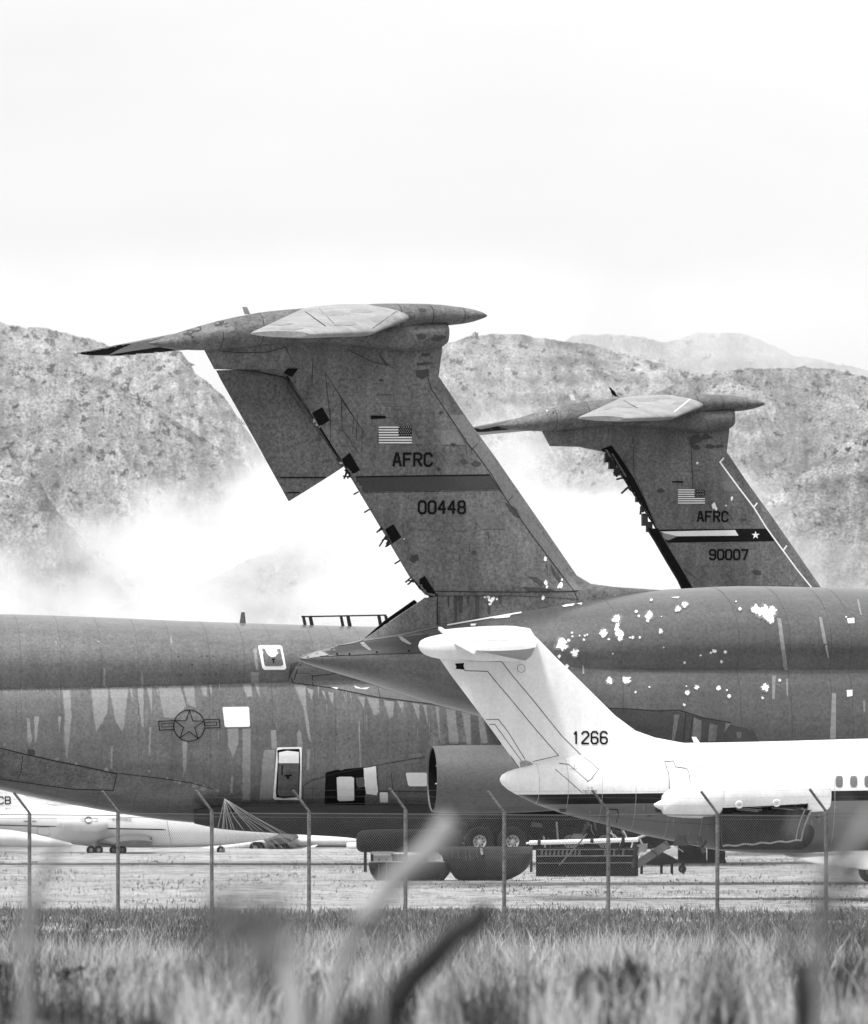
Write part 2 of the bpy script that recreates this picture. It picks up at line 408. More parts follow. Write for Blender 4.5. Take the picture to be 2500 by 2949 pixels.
# ---- ground sheet
ys = np.concatenate([np.linspace(-150, 60, 60), np.linspace(61, 480, 420), np.geomspace(482, 7500, 50)])
xs = np.concatenate([-np.geomspace(1450, 46, 30), np.linspace(-44, 44, 177), np.geomspace(46, 1450, 30)])
X, Y = np.meshgrid(xs, ys); Z = ground_z(Y)
near = (Y < 520) & (abs(X) < 60)
Z = Z + near*(.10*(fbm(X*.35, Y*.12, 5)-.5) + .07*(fbm(X*1.7, Y*1.2, 9, 3)-.5))*np.where(Y < 246, 2.0, .3)
def ground_material():
    m = bpy.data.materials.new('dry airfield ground'); m.use_nodes = True; t = m.node_tree; b = t.nodes['Principled BSDF']
    b.inputs['Roughness'].default_value = .95; b.inputs['Specular IOR Level'].default_value = .1
    tc = N(t, 'ShaderNodeTexCoord')
    def noise(sc, stretch, det, a, bb, lo, hi):
        mp = N(t, 'ShaderNodeMapping'); mp.inputs['Scale'].default_value = stretch
        n = N(t, 'ShaderNodeTexNoise'); n.inputs['Scale'].default_value = sc; n.inputs['Detail'].default_value = det; n.inputs['Roughness'].default_value = .65
        r = N(t, 'ShaderNodeMapRange'); r.inputs['From Min'].default_value = a; r.inputs['From Max'].default_value = bb; r.inputs['To Min'].default_value = lo; r.inputs['To Max'].default_value = hi
        t.links.new(tc.outputs['Object'], mp.inputs[0]); t.links.new(mp.outputs[0], n.inputs['Vector']); t.links.new(n.outputs[0], r.inputs['Value']); return r
    a = noise(1, (.05, .16, 1), 5, .35, .65, .30, .52)        # wheel tracks and mown strips run across the view
    c = noise(1, (1.2, .5, 1), 6, .38, .50, .45, 1.06)        # clumps
    d = noise(1, (7, 1.6, 1), 3, .3, .7, .72, 1.2)
    q = N(t, 'ShaderNodeMath', operation='MULTIPLY'); q2 = N(t, 'ShaderNodeMath', operation='MULTIPLY')
    t.links.new(a.outputs[0], q.inputs[0]); t.links.new(c.outputs[0], q.inputs[1]); t.links.new(q.outputs[0], q2.inputs[0]); t.links.new(d.outputs[0], q2.inputs[1])
    sy = N(t, 'ShaderNodeSeparateXYZ'); t.links.new(tc.outputs['Object'], sy.inputs[0])
    k = N(t, 'ShaderNodeMapRange'); k.inputs['From Min'].default_value = 240; k.inputs['From Max'].default_value = 312; k.inputs['To Min'].default_value = .3; k.inputs['To Max'].default_value = 1.0
    k2 = N(t, 'ShaderNodeMapRange'); k2.inputs['From Min'].default_value = 520; k2.inputs['From Max'].default_value = 700; k2.inputs['To Min'].default_value = 1; k2.inputs['To Max'].default_value = .22  # hidden far ground darkened as well, to lower the bounce light
    t.links.new(sy.outputs['Y'], k.inputs['Value']); t.links.new(sy.outputs['Y'], k2.inputs['Value'])
    q3 = N(t, 'ShaderNodeMath', operation='MULTIPLY'); q4 = N(t, 'ShaderNodeMath', operation='MULTIPLY')
    t.links.new(q2.outputs[0], q3.inputs[0]); t.links.new(k.outputs[0], q3.inputs[1]); t.links.new(q3.outputs[0], q4.inputs[0]); t.links.new(k2.outputs[0], q4.inputs[1])
    ab = N(t, 'ShaderNodeMath', operation='ABSOLUTE'); t.links.new(sy.outputs['X'], ab.inputs[0])     # ground darkened out of view to cut bounce light on undersides
    k3 = N(t, 'ShaderNodeMapRange'); k3.inputs['From Min'].default_value = 17.5; k3.inputs['From Max'].default_value = 22; k3.inputs['To Min'].default_value = 1; k3.inputs['To Max'].default_value = .18
    q5 = N(t, 'ShaderNodeMath', operation='MULTIPLY'); t.links.new(ab.outputs[0], k3.inputs['Value']); t.links.new(q4.outputs[0], q5.inputs[0]); t.links.new(k3.outputs[0], q5.inputs[1])
    t.links.new(q5.outputs[0], b.inputs['Base Color']); return m
M['ground'] = ground_material()
gr = grid_mesh('ground', X, Y, Z, [M['ground']]); tag(gr, 'pale dry mown airfield ground running up to a grassy bank', 'ground', kind='structure')

# ---- hills
def hill_material(name, base):
    m = bpy.data.materials.new(name); m.use_nodes = True; t = m.node_tree; b = t.nodes['Principled BSDF']
    b.inputs['Roughness'].default_value = .95; b.inputs['Specular IOR Level'].default_value = .05
    tc = N(t, 'ShaderNodeTexCoord')
    def noise(sc, stretch, det, a, bb, lo, hi):
        mp = N(t, 'ShaderNodeMapping'); mp.inputs['Scale'].default_value = stretch
        n = N(t, 'ShaderNodeTexNoise'); n.inputs['Scale'].default_value = sc; n.inputs['Detail'].default_value = det; n.inputs['Roughness'].default_value = .7
        r = N(t, 'ShaderNodeMapRange'); r.inputs['From Min'].default_value = a; r.inputs['From Max'].default_value = bb; r.inputs['To Min'].default_value = lo; r.inputs['To Max'].default_value = hi
        t.links.new(tc.outputs['Object'], mp.inputs[0]); t.links.new(mp.outputs[0], n.inputs['Vector']); t.links.new(n.outputs[0], r.inputs['Value']); return r, n
    a, _ = noise(.018, (1, .15, 1), 5, .38, .62, .84, 1.14); c, n2 = noise(.13, (1, .2, 1), 7, .38, .62, .62, 1.22); d, _ = noise(.75, (1, .25, 1.3), 4, .38, .62, .40, 1.35)
    q = N(t, 'ShaderNodeMath', operation='MULTIPLY'); q2 = N(t, 'ShaderNodeMath', operation='MULTIPLY'); q3 = N(t, 'ShaderNodeMath', operation='MULTIPLY'); q3.inputs[1].default_value = base
    t.links.new(a.outputs[0], q.inputs[0]); t.links.new(c.outputs[0], q.inputs[1]); t.links.new(q.outputs[0], q2.inputs[0]); t.links.new(d.outputs[0], q2.inputs[1]); t.links.new(q2.outputs[0], q3.inputs[0])
    t.links.new(q3.outputs[0], b.inputs['Base Color'])
    at = N(t, 'ShaderNodeAttribute'); at.attribute_name = 'relief_shade'; q4 = N(t, 'ShaderNodeMath', operation='MULTIPLY'); t.links.new(q3.outputs[0], q4.inputs[0]); t.links.new(at.outputs['Fac'], q4.inputs[1]); t.links.new(q4.outputs[0], b.inputs['Base Color'])
    bp = N(t, 'ShaderNodeBump'); bp.inputs['Strength'].default_value = .9; bp.inputs['Distance'].default_value = 5
    t.links.new(n2.outputs[0], bp.inputs['Height']); t.links.new(bp.outputs[0], b.inputs['Normal']); return m
M['hill'] = hill_material('dry rocky hillside', .26); M['scrub'] = mat('dark desert scrub', .025, .95, .3, .05, .3, .5, spec=.1)
shrub_pts = []
def hill(name, d, sil, depth, seed, label, nshrub=200,  rough=1.0, mt=None, gul=1.0, yb=1850):
    pxs = [p[0] for p in sil]; nx = 420; nr = 150
    px = np.linspace(pxs[0], pxs[-1], nx); sy = np.interp(px, pxs, [p[1] for p in sil])
    XR = (px-1250)/F*d
    ZR = CH+(HZ-sy)/F*d
    ZR = ZR + rough*(7*(fbm(XR*.05, XR*0, seed+3, 6, False, .62)-.5))
    zb = CH+(HZ-yb)/F*d - 50
    t = np.linspace(0, 1, nr)[:, None]
    prof = np.interp(t, [0, .25, .55, .85, .95, 1], [0, .16, .46, .83, .95, 1.0])
    Xg = np.repeat(XR[None], nr, 0); Yg = d-depth*(1-t)+0*Xg
    g1 = fbm(Xg*.016+Yg*.004, Yg*.005, seed, 6, True, .55); g2 = fbm(Xg*.06+Yg*.01, Yg*.02, seed+9, 4, True)
    w_ = np.clip((1-t)*5, 0, 1)
    amp = np.maximum(ZR[None]-zb, 5)
    Zg = zb+(ZR[None]-zb)*prof + gul*w_*(np.minimum(amp*.55, 55)*(g1-.62) + 11*(g2-.6) + 5*(fbm(Xg*.16, Yg*.04, seed+2, 4, True, .6)-.5))
    # far side
    tb = np.linspace(.03, 1, 14)[:, None]
    Xb = np.repeat(XR[None], 14, 0); Yb = d+depth*.7*tb+0*Xb; Zb = ZR[None]+(zb-30-ZR[None])*tb**1.2
    o = grid_mesh(name, np.vstack([Xg, Xb]), np.vstack([Yg, Yb]), np.vstack([Zg, Zb]), [mt or M['hill']])
    # relief shading put into the colour: pale rocky ribs, dark brushy gullies
    rel = 1.0+1.5*(g1-.60)+.9*(g2-.60)+.9*(fbm(Xg*.16, Yg*.04, seed+2, 4, True, .6)-.62)+.35*np.sin((Zg+6*fbm(Xg*.03, Yg*.01, seed+4, 3))*.55)*np.clip(fbm(Xg*.02, Zg*.03, seed+6, 3)*4-1.9, 0, 1)
    at = o.data.attributes.new('relief_shade', 'FLOAT', 'POINT'); at.data.foreach_set('value', np.vstack([np.clip(rel, .45, 1.5), Xb*0+1]).astype(np.float32).ravel()); tag(o, label, 'hill', kind='structure')
    r = np.random.default_rng(seed)
    for _ in range(nshrub*6):
        j = r.integers(5, nx-5); i = int(nr*(1-r.random()**1.3*.8))-1; s = (.38+1.7*r.random()**5)*d/5000
        shrub_pts.append((Xg[i, j], Yg[i, j], Zg[i, j]+s*.25, s))
    return o
hill('hill_ridge', 5500, [(-500,870),(-200,905),(0,928),(60,940),(120,950),(220,968),(265,985),(330,1000),(420,1003),(520,1012),(548,1045),(562,1078),(592,1100),(640,1138),(690,1205),(760,1320),(900,1560)], 500, 11, 'tall scrubby hill at the left edge, its ridge falling behind the big rudder', 560)
hill('hill_spur', 5100, [(-400,960),(0,1075),(100,1062),(200,1062),(320,1088),(380,1130),(440,1162),(500,1212),(560,1246),(660,1295),(640,1330),(720,1400),(900,1640)][:9]+[(700,1330),(760,1420),(900,1640)], 360, 23, 'lower left spur in front of the tall hill, its foot lost in white fog', 420)
hill('hill_spur', 4700, [(-400,1300),(0,1365),(60,1375),(115,1395),(140,1440),(220,1540),(400,1700)], 260, 31, 'small dark spur at the left edge just above the fog bank', 60)
hill('hill_spur', 4560, [(-400,1400),(0,1445),(80,1462),(140,1475),(180,1505),(260,1600),(400,1750)], 240, 37, 'lowest small spur at the left edge fading into fog', 50)
hill('foothill', 4400, [(150,1800),(350,1745),(500,1700),(620,1655),(740,1605),(850,1574),(960,1556),(1060,1575),(1150,1640),(1300,1720),(1550,1850)], 200, 41, 'faint foothill showing through the fog between the grey fuselage and the big tail', 120)
hill('hill_ridge', 6400, [(1200,1300),(1450,1050),(1580,1000),(1650,970),(1750,963),(1850,967),(1910,985),(1960,985),(2020,962),(2080,958),(2150,966),(2230,1000),(2300,1030),(2400,1048),(2600,1085),(3000,1200)], 500, 53, 'farthest double humped ridge behind the smaller tail, fading into cloud', 260)
hill('hill_ridge', 5700, [(700,1400),(860,1250),(1000,1130),(1150,1050),(1290,982),(1350,967),(1430,962),(1500,968),(1620,980),(1700,994),(1790,1014),(1850,1040),(1950,1062),(2100,1100),(2300,1170),(2600,1300),(3000,1450)], 560, 61, 'broad cliff topped ridge between the two grey tails', 520, gul=1.25)
hill('hill_ridge', 5350, [(1350,1800),(1500,1560),(1600,1420),(1700,1280),(1850,1150),(1950,1100),(2050,1070),(2170,1057),(2300,1062),(2420,1076),(2500,1080),(2700,1085),(3100,1200)], 520, 71, 'wide sunlit slope rising on the right behind the smaller tail', 520)
hill('hill_spur', 4700, [(1900,1800),(2100,1560),(2250,1420),(2400,1300),(2500,1235),(2700,1160),(3000,1100)], 300, 83, 'near slope at the right edge rising out of the fog', 160)
# scrub on the hills: one mass of leafy clumps
def clump_faces(P, S, n, r, flat=.7, leaf=.55):
    P = np.asarray(P); S = np.asarray(S); k = len(P)
    d = r.normal(size=(k, n, 3)); d /= np.linalg.norm(d, axis=2, keepdims=True); rad = r.random((k, n, 1))**.4
    c = P[:, None]+d*rad*S[:, None, None]*np.array([1, 1, flat])
    a = r.normal(size=(k, n, 3, 3))*S[:, None, None, None]*leaf
    return (c[:, :, None]+a).reshape(-1, 3, 3)
sp_ = np.array(shrub_pts); sc_o = quads_mesh('hill_scrub', clump_faces(sp_[:, :3], sp_[:, 3], 14, np.random.default_rng(3), .8, .45), [M['scrub']])
tag(sc_o, 'dark scrub bushes dotted over the far hillsides', 'scrub', kind='stuff')

# ---- fog bank lying in front of and between the hills
def fog_bank():
    x0, x1, y0, y1, z0, z1_ = -420, 420, 4000, 6700, -60, 330
    mb = MB(); mb.box((x0, y0, z0), (x1, y1, z1_), None)
    me = bpy.data.meshes.new('fog_bank'); me.from_pydata(mb.v, [], mb.f); me.update()
    m = bpy.data.materials.new('white fog'); m.use_nodes = True; t = m.node_tree; t.nodes.clear()
    o_ = N(t, 'ShaderNodeOutputMaterial'); pv = N(t, 'ShaderNodeVolumePrincipled'); pv.inputs['Color'].default_value = gray(1.0); pv.inputs['Anisotropy'].default_value = .0
    tc = N(t, 'ShaderNodeTexCoord'); sp = N(t, 'ShaderNodeSeparateXYZ'); t.links.new(tc.outputs['Object'], sp.inputs[0])
    # fog top by x
    mr = N(t, 'ShaderNodeMapRange'); mr.inputs['From Min'].default_value = -250; mr.inputs['From Max'].default_value = 250
    fc = N(t, 'ShaderNodeValToRGB'); e = fc.color_ramp.elements; t.links.new(sp.outputs['X'], mr.inputs['Value']); t.links.new(mr.outputs[0], fc.inputs[0])
    tops = [(-240, 80), (-190, 86), (-130, 90), (-92, 108), (-70, 142), (-40, 146), (0, 138), (40, 136), (75, 120), (120, 92), (160, 80), (200, 70), (240, 64)]
    e[0].position = (tops[0][0]+250)/500; e[0].color = gray(tops[0][1]/200); e[1].position = (tops[-1][0]+250)/500; e[1].color = gray(tops[-1][1]/200)
    for x, z in tops[1:-1]:
        k = e.new((x+250)/500); k.color = gray(z/200)
    def noise(sc, stretch, det):
        mp = N(t, 'ShaderNodeMapping'); mp.inputs['Scale'].default_value = stretch; n = N(t, 'ShaderNodeTexNoise'); n.inputs['Scale'].default_value = sc; n.inputs['Detail'].default_value = det
        n.inputs['Roughness'].default_value = .55
        t.links.new(tc.outputs['Object'], mp.inputs[0]); t.links.new(mp.outputs[0], n.inputs['Vector']); return n.outputs[0]
    def op(o, a, b=None, c=None):
        n = N(t, 'ShaderNodeMath', operation=o)
        for i, v in enumerate((a, b, c)):
            if v is None: continue
            if isinstance(v, (int, float)): n.inputs[i].default_value = v
            else: t.links.new(v, n.inputs[i])
        return n.outputs[0]
    n1 = noise(.012, (1, .30, 1.3), 6); n3 = noise(.022, (1, .25, 1.6), 6)
    top = op('MULTIPLY', fc.outputs[0], 200.0)
    wob = op('MULTIPLY', op('SUBTRACT', n1, .5), 190.0)
    hgt = op('SUBTRACT', op('ADD', top, wob), sp.outputs['Z'])         # metres below the fog top
    def ramp(v, a, b, lo, hi):
        n = N(t, 'ShaderNodeMapRange'); n.interpolation_type = 'SMOOTHSTEP'
        n.inputs['From Min'].default_value = a; n.inputs['From Max'].default_value = b; n.inputs['To Min'].default_value = lo; n.inputs['To Max'].default_value = hi
        t.links.new(v, n.inputs['Value']); return n.outputs[0]
    den = ramp(hgt, 0, 70, 0, .012)
    den = op('MULTIPLY', den, ramp(n3, .40, .60, .22, 1.5))            # torn, uneven wisps
    # low cloud sitting on the farthest ridge
    cl = op('MULTIPLY', op('MULTIPLY', ramp(sp.outputs['Z'], 190, 262, 0, .0032), ramp(sp.outputs['Z'], 255, 300, 1, 0)), op('MULTIPLY', ramp(sp.outputs['Y'], 5750, 5950, 0, 1), ramp(n1, .40, .62, .2, 1.3)))
    air = ramp(sp.outputs['Z'], 215, 300, .00016, 0)
    t.links.new(op('ADD', op('ADD', den, cl), air), pv.inputs['Density']); t.links.new(pv.outputs[0], o_.inputs['Volume'])
    ob = link('fog_bank', me, None, [m]); tag(ob, 'white fog bank lying in front of the hills', 'fog', kind='stuff')
    return ob
FOG = True
if FOG: fog_bank()

# ---- far air
HAZE = 0.000005
if HAZE:
    mb = MB(); mb.box((-1500, -200, -200), (1500, 7600, 345), None)
    me = bpy.data.meshes.new('haze'); me.from_pydata(mb.v, [], mb.f); me.update()
    m = bpy.data.materials.new('thin haze'); m.use_nodes = True; t = m.node_tree; t.nodes.clear()
    o_ = N(t, 'ShaderNodeOutputMaterial'); pv = N(t, 'ShaderNodeVolumePrincipled'); pv.inputs['Color'].default_value = gray(1.0); pv.inputs['Density'].default_value = HAZE
    t.links.new(pv.outputs[0], o_.inputs['Volume']); ob = link('haze', me, None, [m]); tag(ob, 'thin pale haze in the air', 'haze', kind='stuff')
#@@PART3
# ================================================================ BIG GREY AIRCRAFT TAILS
M['le'] = mat('leading edge paint', .15, .55, .12, .6, .25, 9)
def zz(pts): return z1(*pts)
def transport_tail(fr, root, rudder=True):
    """fin, T-tail fairing and stabiliser; returns dict of parts"""
    P = {}
    V = lambda t: Vector((0, t, 0)); W = lambda t: Vector((0, 0, t)); p = fr.pt
    mb = MB()
    foil(mb, [(p(576,978), p(1274,978), V(.48)), (p(592,1010), p(1273,1010), V(.48)), (p(620,1063), p(1266,1063), V(.5)), (p(728,1066), p(1265,1072), V(.5)), (p(822,1086), p(1263,1084), V(.5))], M['tail_grey'])
    foil(mb, [(p(822,1085.5), p(1263,1083.5), V(.5)), (p(905,1208), p(1347,1208), V(.53)), (p(980,1322), p(1430,1322), V(.56)), (p(1012,1373), p(1465,1373), V(.58)), (p(1098,1517), p(1565,1517), V(.62)),
              (p(1182,1659), p(1661,1657), V(.66)), (p(1200,1681), p(1701,1681), V(.68)), (p(1212,1695), p(1767,1690), V(.7)), (p(1228,1712), p(1900,1699), V(.72)), (p(1262,1725), p(2010,1712), V(.74)), (p(1262,1830), p(2010,1780), V(.8))], M['tail_grey'], n=20)
    fin = P['fin_mb'] = mb
    if rudder:
        mr = MB(); foil(mr, [(p(622.5,1066.5), p(700,1064.5), V(.13)), (p(624,1068), p(729,1065.5), V(.13)), (p(637,1094), p(823,1086.5), V(.15)), (p(730,1258), p(907,1209), V(.16)), (p(832,1443), p(990,1343), V(.17))], M['rudder'], te=.3)
        P['rudder_mb'] = mr
    mf = MB(); foil(mf, [(p(1224,1722), p(1270,1716), V(.30)), (p(1050,1841), p(1275,1806), V(.34))], M['tail_grey']); P['fair_mb'] = mf
    # fairing on top of the fin
    S = [(320,207,213,.03),(335,203,216,.12),(380,188,228,.3),(430,170,233,.45),(520,142,238,.65),(600,120,239,.8),(700,98,232,.95),(800,81,220,1.0),(945,68,208,1.05),(1150,55,188,1.05),(1300,48,168,1.0),(1400,49,152,.95),(1500,53,140,.85),(1560,60,135,.75),(1620,68,127,.6),(1670,82,112,.38),(1690,91,104,.18),(1698,96,98,.02)]
    st = []
    for x, a, b, w_ in S:
        (X1, Y1), (X2, Y2) = z1((x, a), (x, b)); st.append((X1, Y1, (Y1+Y2)/2, Y2, w_, 0))
    mb = MB(); h = Hull(fr, st, ex=2.1); h.mesh(mb, M['tail_grey'], 70); P['bullet'] = h
    S = [(600,190,236,.3),(870,150,214,.62),(1000,140,218,.75),(1130,130,227,.84),(1250,125,241,.88),(1350,120,247,.88),(1440,120,240,.85),(1500,122,228,.75),(1525,128,214,.55),(1536,140,190,.25),(1539,155,175,.03)]
    st = []
    for x, a, b, w_ in S:
        (X1, Y1), (X2, Y2) = z1((x, a), (x, b)); st.append((X1, Y1, (Y1+Y2)/2, Y2, w_, 0))
    Hull(fr, st, ex=2.6).mesh(mb, M['tail_grey'], 60)
    for x in (600, 760, 1320, 1450, 1585):
        h.seam(mb, fr.pt(*z1((x, 100))[0]).x, M['line'], .012, .006)
    P['fair_top_mb'] = mb
    # stabiliser halves
    def q(x, y, v): return fr.pt(*z1((x, y))[0], v)
    ms = MB()
    foil(ms, [(q(735,171,-10.45), q(975,174,-10.45), W(.12)), (q(750,163,-9.7), q(1050,171,-9.6), W(.2)), (q(840,124,-5.2), q(1240,163,-5.2), W(.30)), (q(900,96,-2.2), q(1345,118,-2.2), W(.34)), (q(945,76,-.3), q(1400,98,-.3), W(.36))], M['pale_toplit'], te=.12)
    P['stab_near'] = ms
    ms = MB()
    foil(ms, [(q(945,76,.3), q(1400,98,.3), W(.36)), (q(500,160,5.2), q(860,190,5.2), W(.28)), (q(30,250,10.45), q(250,252,10.45), W(.10))], M['pale_toplit'], te=.12)
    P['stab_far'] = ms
    return P
def flag(pt, mb, x0, y0, x1, y1, cx, cy):
    """flag with the canton at the right"""
    pt.paint(mb, [[(x0, y0), (x1, y0), (x1, y1), (x0, y1)]], M['dirt'], .012)
    h = (y1-y0)/13
    pt.paint(mb, [[(x0, y0+2*i*h), (cx if 2*i < 7 else x1, y0+2*i*h), (cx if 2*i < 7 else x1, y0+(2*i+1)*h), (x0, y0+(2*i+1)*h)] for i in range(7)], M['chip'], .018)
    pt.paint(mb, [[(cx, y0), (x1, y0), (x1, cy), (cx, cy)]], M['black'], .018, 0)
    polys = []
    for r_ in range(5):
        for c_ in range(6 - (r_ % 2)):
            sx = cx+(x1-cx)*(c_+.5+(.5 if r_ % 2 else 0))/6; sy = y0+(cy-y0)*(r_+.5)/5; polys.append(star(sx, sy, h*.42))
    pt.paint(mb, polys, M['chip'], .024, 0)

# ---------------- aircraft A : the big tail with number 00448
A = Frame(1262, 357, 16.4); rootA = A.root('transport_aircraft')
tag(rootA, 'big grey transport aircraft with high T-tail numbered 00448 and an intact upper rudder', 'aircraft')
P = transport_tail(A, rootA)
oF = P['fin_mb']; rud = P['rudder_mb']
tmp = []
fin0 = oF.build('fin_tmp', rootA); rud0 = rud.build('rudder_tmp', rootA); fair0 = P['fair_mb'].build('f_tmp', rootA)
pt = Painter(A, [fin0, rud0, fair0])
for o in (fin0, rud0, fair0): bpy.data.objects.remove(o)
# fin markings, stains and recesses
m = oF
pt.paint(m, [z2((808,338),(1585,327),(1645,410),(858,425))], M['band_dark'], .010)
pt.line(m, z2((808,340),(1586,329)), 4, M['black'], .016)
pt.line(m, z2((1586,329),(1645,412)), 2, M['line'], .016)
for i in range(24):
    a = 858+i*33; b = a+random.uniform(14, 30)
    if random.random() < .85 and (i > 11 or random.random() < .5): pt.line(m, z2((a,427-(a-858)*.019),(b,427-(b-858)*.019)), random.choice((1.5, 2.2, 3)), M['chip'], .018)
pt.line(m, z2((858,429),(1640,416)), 1.2, M['line'], .015)
pt.paint(m, [z2((1360,-10),(1440,-10),(1490,60),(1545,125),(1490,180),(1400,60))], M['le'], .008)
pt.paint(m, [z2((1540,128),(1700,370),(1764,470),(1900,680),(2080,950),(2110,980),(2060,980),(1850,700),(1680,470),(1600,330),(1495,185))], M['le'], .008)
pt.line(m, z1((1455,350),(1470,395),(1560,530),(1635,640),(1675,605)), 2.2, M['line'], .014)
pt.line(m, z2((1495,185),(1600,330),(1690,480),(1740,420)), 2.0, M['line'], .014)
pt.line(m, z2((1690,480),(1850,700),(2060,980),(2085,1030)), 2.0, M['line'], .014)
pt.line(m, z2((1280,985),(1500,988),(1764,990),(2080,985)), 2.6, M['line'], .014)
pt.line(m, z2((1293,1000),(1293,1180)), 3, M['line'], .014)
pt.line(m, z2((1300,1012),(1500,1010),(1764,1012),(2080,1030),(2084,1110)), 1.5, M['line'], .014)
for a, b in (((1040,330),(1060,520)),((1105,440),(1108,560)),((1105,440),(1190,560)),((1155,515),(1150,580)),((1190,560),(1188,640)),((1040,330),(1175,540)),((990,270),(985,380)),((1060,480),(1060,610)),((1108,560),(1180,660)),((870,215),(900,270)),((1170,500),(1165,600))):
    pt.line(m, z1(a, b), 1.6, M['line'], .013)
pt.line(m, z1((620,242),(700,248),(800,246),(880,225)), 2, M['line'], .013)
pt.line(m, z1((1130,235),(1230,285),(1300,300)), 2, M['line'], .013)
pt.paint(m, [z1((1225,503),(1285,505),(1285,515),(1225,518))], M['recess_shade'], .02, 0)
pt.paint(m, [z1((1410,290),(1470,285),(1470,296),(1412,302)), z1((1405,320),(1460,315),(1462,345),(1410,348)), z1((1430,250),(1465,248),(1465,262),(1430,264)), z1((1250,240),(1300,300),(1285,300),(1262,270))], M['dirt'], .012)
pt.paint(m, [blob(*z1((x, y))[0], r, sx=1.6) for x, y, r in ((1435,345,7),(1650,700,8),(1600,690,6),(1268,360,5),(1560,620,5),(1510,490,4),(1500,720,4),(1050,685,5),(1010,600,7))], M['dirt'], .012)
pt.paint(m, [blob(*z2((x, y))[0], r) for x, y, r in ((1165,800,12),(1500,765,7),(1300,300,5),(1380,160,4))] + [z2((1670,480),(1740,520),(1764,575),(1740,570),(1700,530)), z2((1950,860),(1985,900),(2000,900),(1960,850))], M['dirt'], .012)
pt.paint(m, [z2((a, 1012), (a+w_, 1012), (a+w_*.8, y), (a+w_*.2, y-6)) for a, w_, y in ((1385,22,1150),(1410,28,1110),(1505,26,1150),(1575,20,1120),(1460,14,1060),(1640,16,1060),(1350,10,1080))], M['dirt'], .012)
pt.paint(m, [z2((1275,900),(1300,985),(1400,985),(1330,960),(1290,930),(1262,895))], M['dirt'], .011)
pt.paint(m, [[(1500,1690),(1560,1692),(1600,1700),(1560,1706),(1520,1700)], [(1520,1660),(1545,1662),(1570,1680),(1560,1690),(1535,1670)], [(1585,1625),(1600,1650),(1620,1672),(1610,1676),(1590,1650)]], M['dirt'], .012)
chips = [(1590,1030,20),(1575,1020,8),(1610,1025,9),(1590,1058,8),(1560,1018,6),(1628,1030,5),(1105,690,4)]
pt.paint(m, [blob(*z2((x, y))[0], r/1.96, rag=.5) for x, y, r in chips] + [blob(x, y, r, sy=1.5) for x, y, r in ((1570,1610,5),(1572,1678,5),(1615,1687,6),(1564,1722,5),(1575,1690,3),(1618,1670,3),(1608,1690,3))], M['chip'], .016)
for Q in (z1((986,492),(1027,469),(1058,522),(1017,549)), z1((1108,680),(1139,654),(1181,725),(1140,749)), z2((998,635),(1045,606),(1090,680),(1040,716)), z2((1168,932),(1222,898),(1292,1008),(1235,1036)), z1((870,330),(885,312),(930,312),(905,345))):
    pt.paint(m, [Q], M['recess_shade'], .02)
# broken hinge fittings sticking out of the aft spar
def spikes(mb, fr, lst, r=.035, v=0.0, mt=None):
    for a, b in lst: mb.tube([fr.pt(*a, v), fr.pt(*b, v)], r, mt or M['dark_metal'], 6)
rs = [(848,424,820,439),(910,523,880,541),(980,624,950,655),(985,632,953,650),(1000,640,970,628),(1008,665,965,733),(1020,672,980,700),(1035,690,1000,735),(1040,700,990,690),(1030,672,1005,720),(1044,705,1005,733),(1082,812,1052,830),(1148,905,1112,935),(1160,920,1125,948),(1175,932,1130,925),(1145,920,1160,935),(790,268,770,345),(800,280,765,352),(770,300,805,335),(760,335,800,340),(815,300,785,350)]
spikes(m, A, [(z2((a, b))[0], z2((c, d))[0]) for a, b, c, d in rs], .03)
for x, y, w_, h_ in ((600,22,22,22),(612,45,18,16),(628,58,16,10),(735,240,14,18),(745,262,18,12),(722,238,12,8),(1018,680,20,16),(1228,1030,18,14)):
    a = A.pt(*z2((x, y))[0]); s_ = w_/1.96*A.d/F/2; t_ = h_/1.96*A.d/F/2; m.box((a.x-s_, -.10, a.z-t_), (a.x+s_, .10, a.z+t_), M['alum'] if x < 750 and w_ > 14 else M['dark_metal'])
def fin_panels(pt, m, f, seed, n=26):
    r = random.Random(seed)
    for i in range(n):
        y = r.uniform(1090, 1680); xt = 822+(y-1085)*(1228-822)/(1715-1085); xl = 1263+(y-1084)*(1636-1263)/(1616-1084); s0 = r.uniform(.06, .8)
        x = xt+(xl-xt)*s0; w_ = r.uniform(20, 80); h_ = r.uniform(20, 70); sl_ = .66
        if x+w_+h_*sl_ > xl+(h_)*.7-14: continue
        q = [f(x, y), f(x+w_, y), f(x+w_+h_*sl_, y+h_), f(x+h_*sl_, y+h_)]
        if r.random() < .3: pt.paint(m, [q], M[r.choice(('le', 'hull_c'))], .006)
        pt.line(m, q+[q[0]], .8, M['dirt'], .008)
    for i in range(70):
        y = r.uniform(1090, 1690); xt = 822+(y-1085)*(1228-822)/(1715-1085); xl = 1263+(y-1084)*(1636-1263)/(1616-1084); x = xt+(xl-xt)*r.uniform(.03, .95); l_ = r.expovariate(1/18)+6
        q = [f(x, y), f(x+r.uniform(1, 3), y), f(x+1+l_*.12, y+l_)]; pt.paint(m, [q], M[r.choice(('dirt', 'rudder', 'rudder', 'le'))], .009, 0)
fin_panels(pt, oF, lambda x, y: (x, y), 4)
fin = oF.build('fin', rootA, 45)
tx = MB(); pt.paint(tx, text_polys('AFRC', *z2((1045,208))[0], *z2((1260,277))[0], 1.25, 1.9), M['black'], .022, 0); tx.build('lettering', rootA)
tx = MB(); pt.paint(tx, text_polys('00448', *z2((1188,478))[0], *z2((1448,545))[0], 1.25, 1.8), M['black'], .022, 0); tx.build('serial_number', rootA)
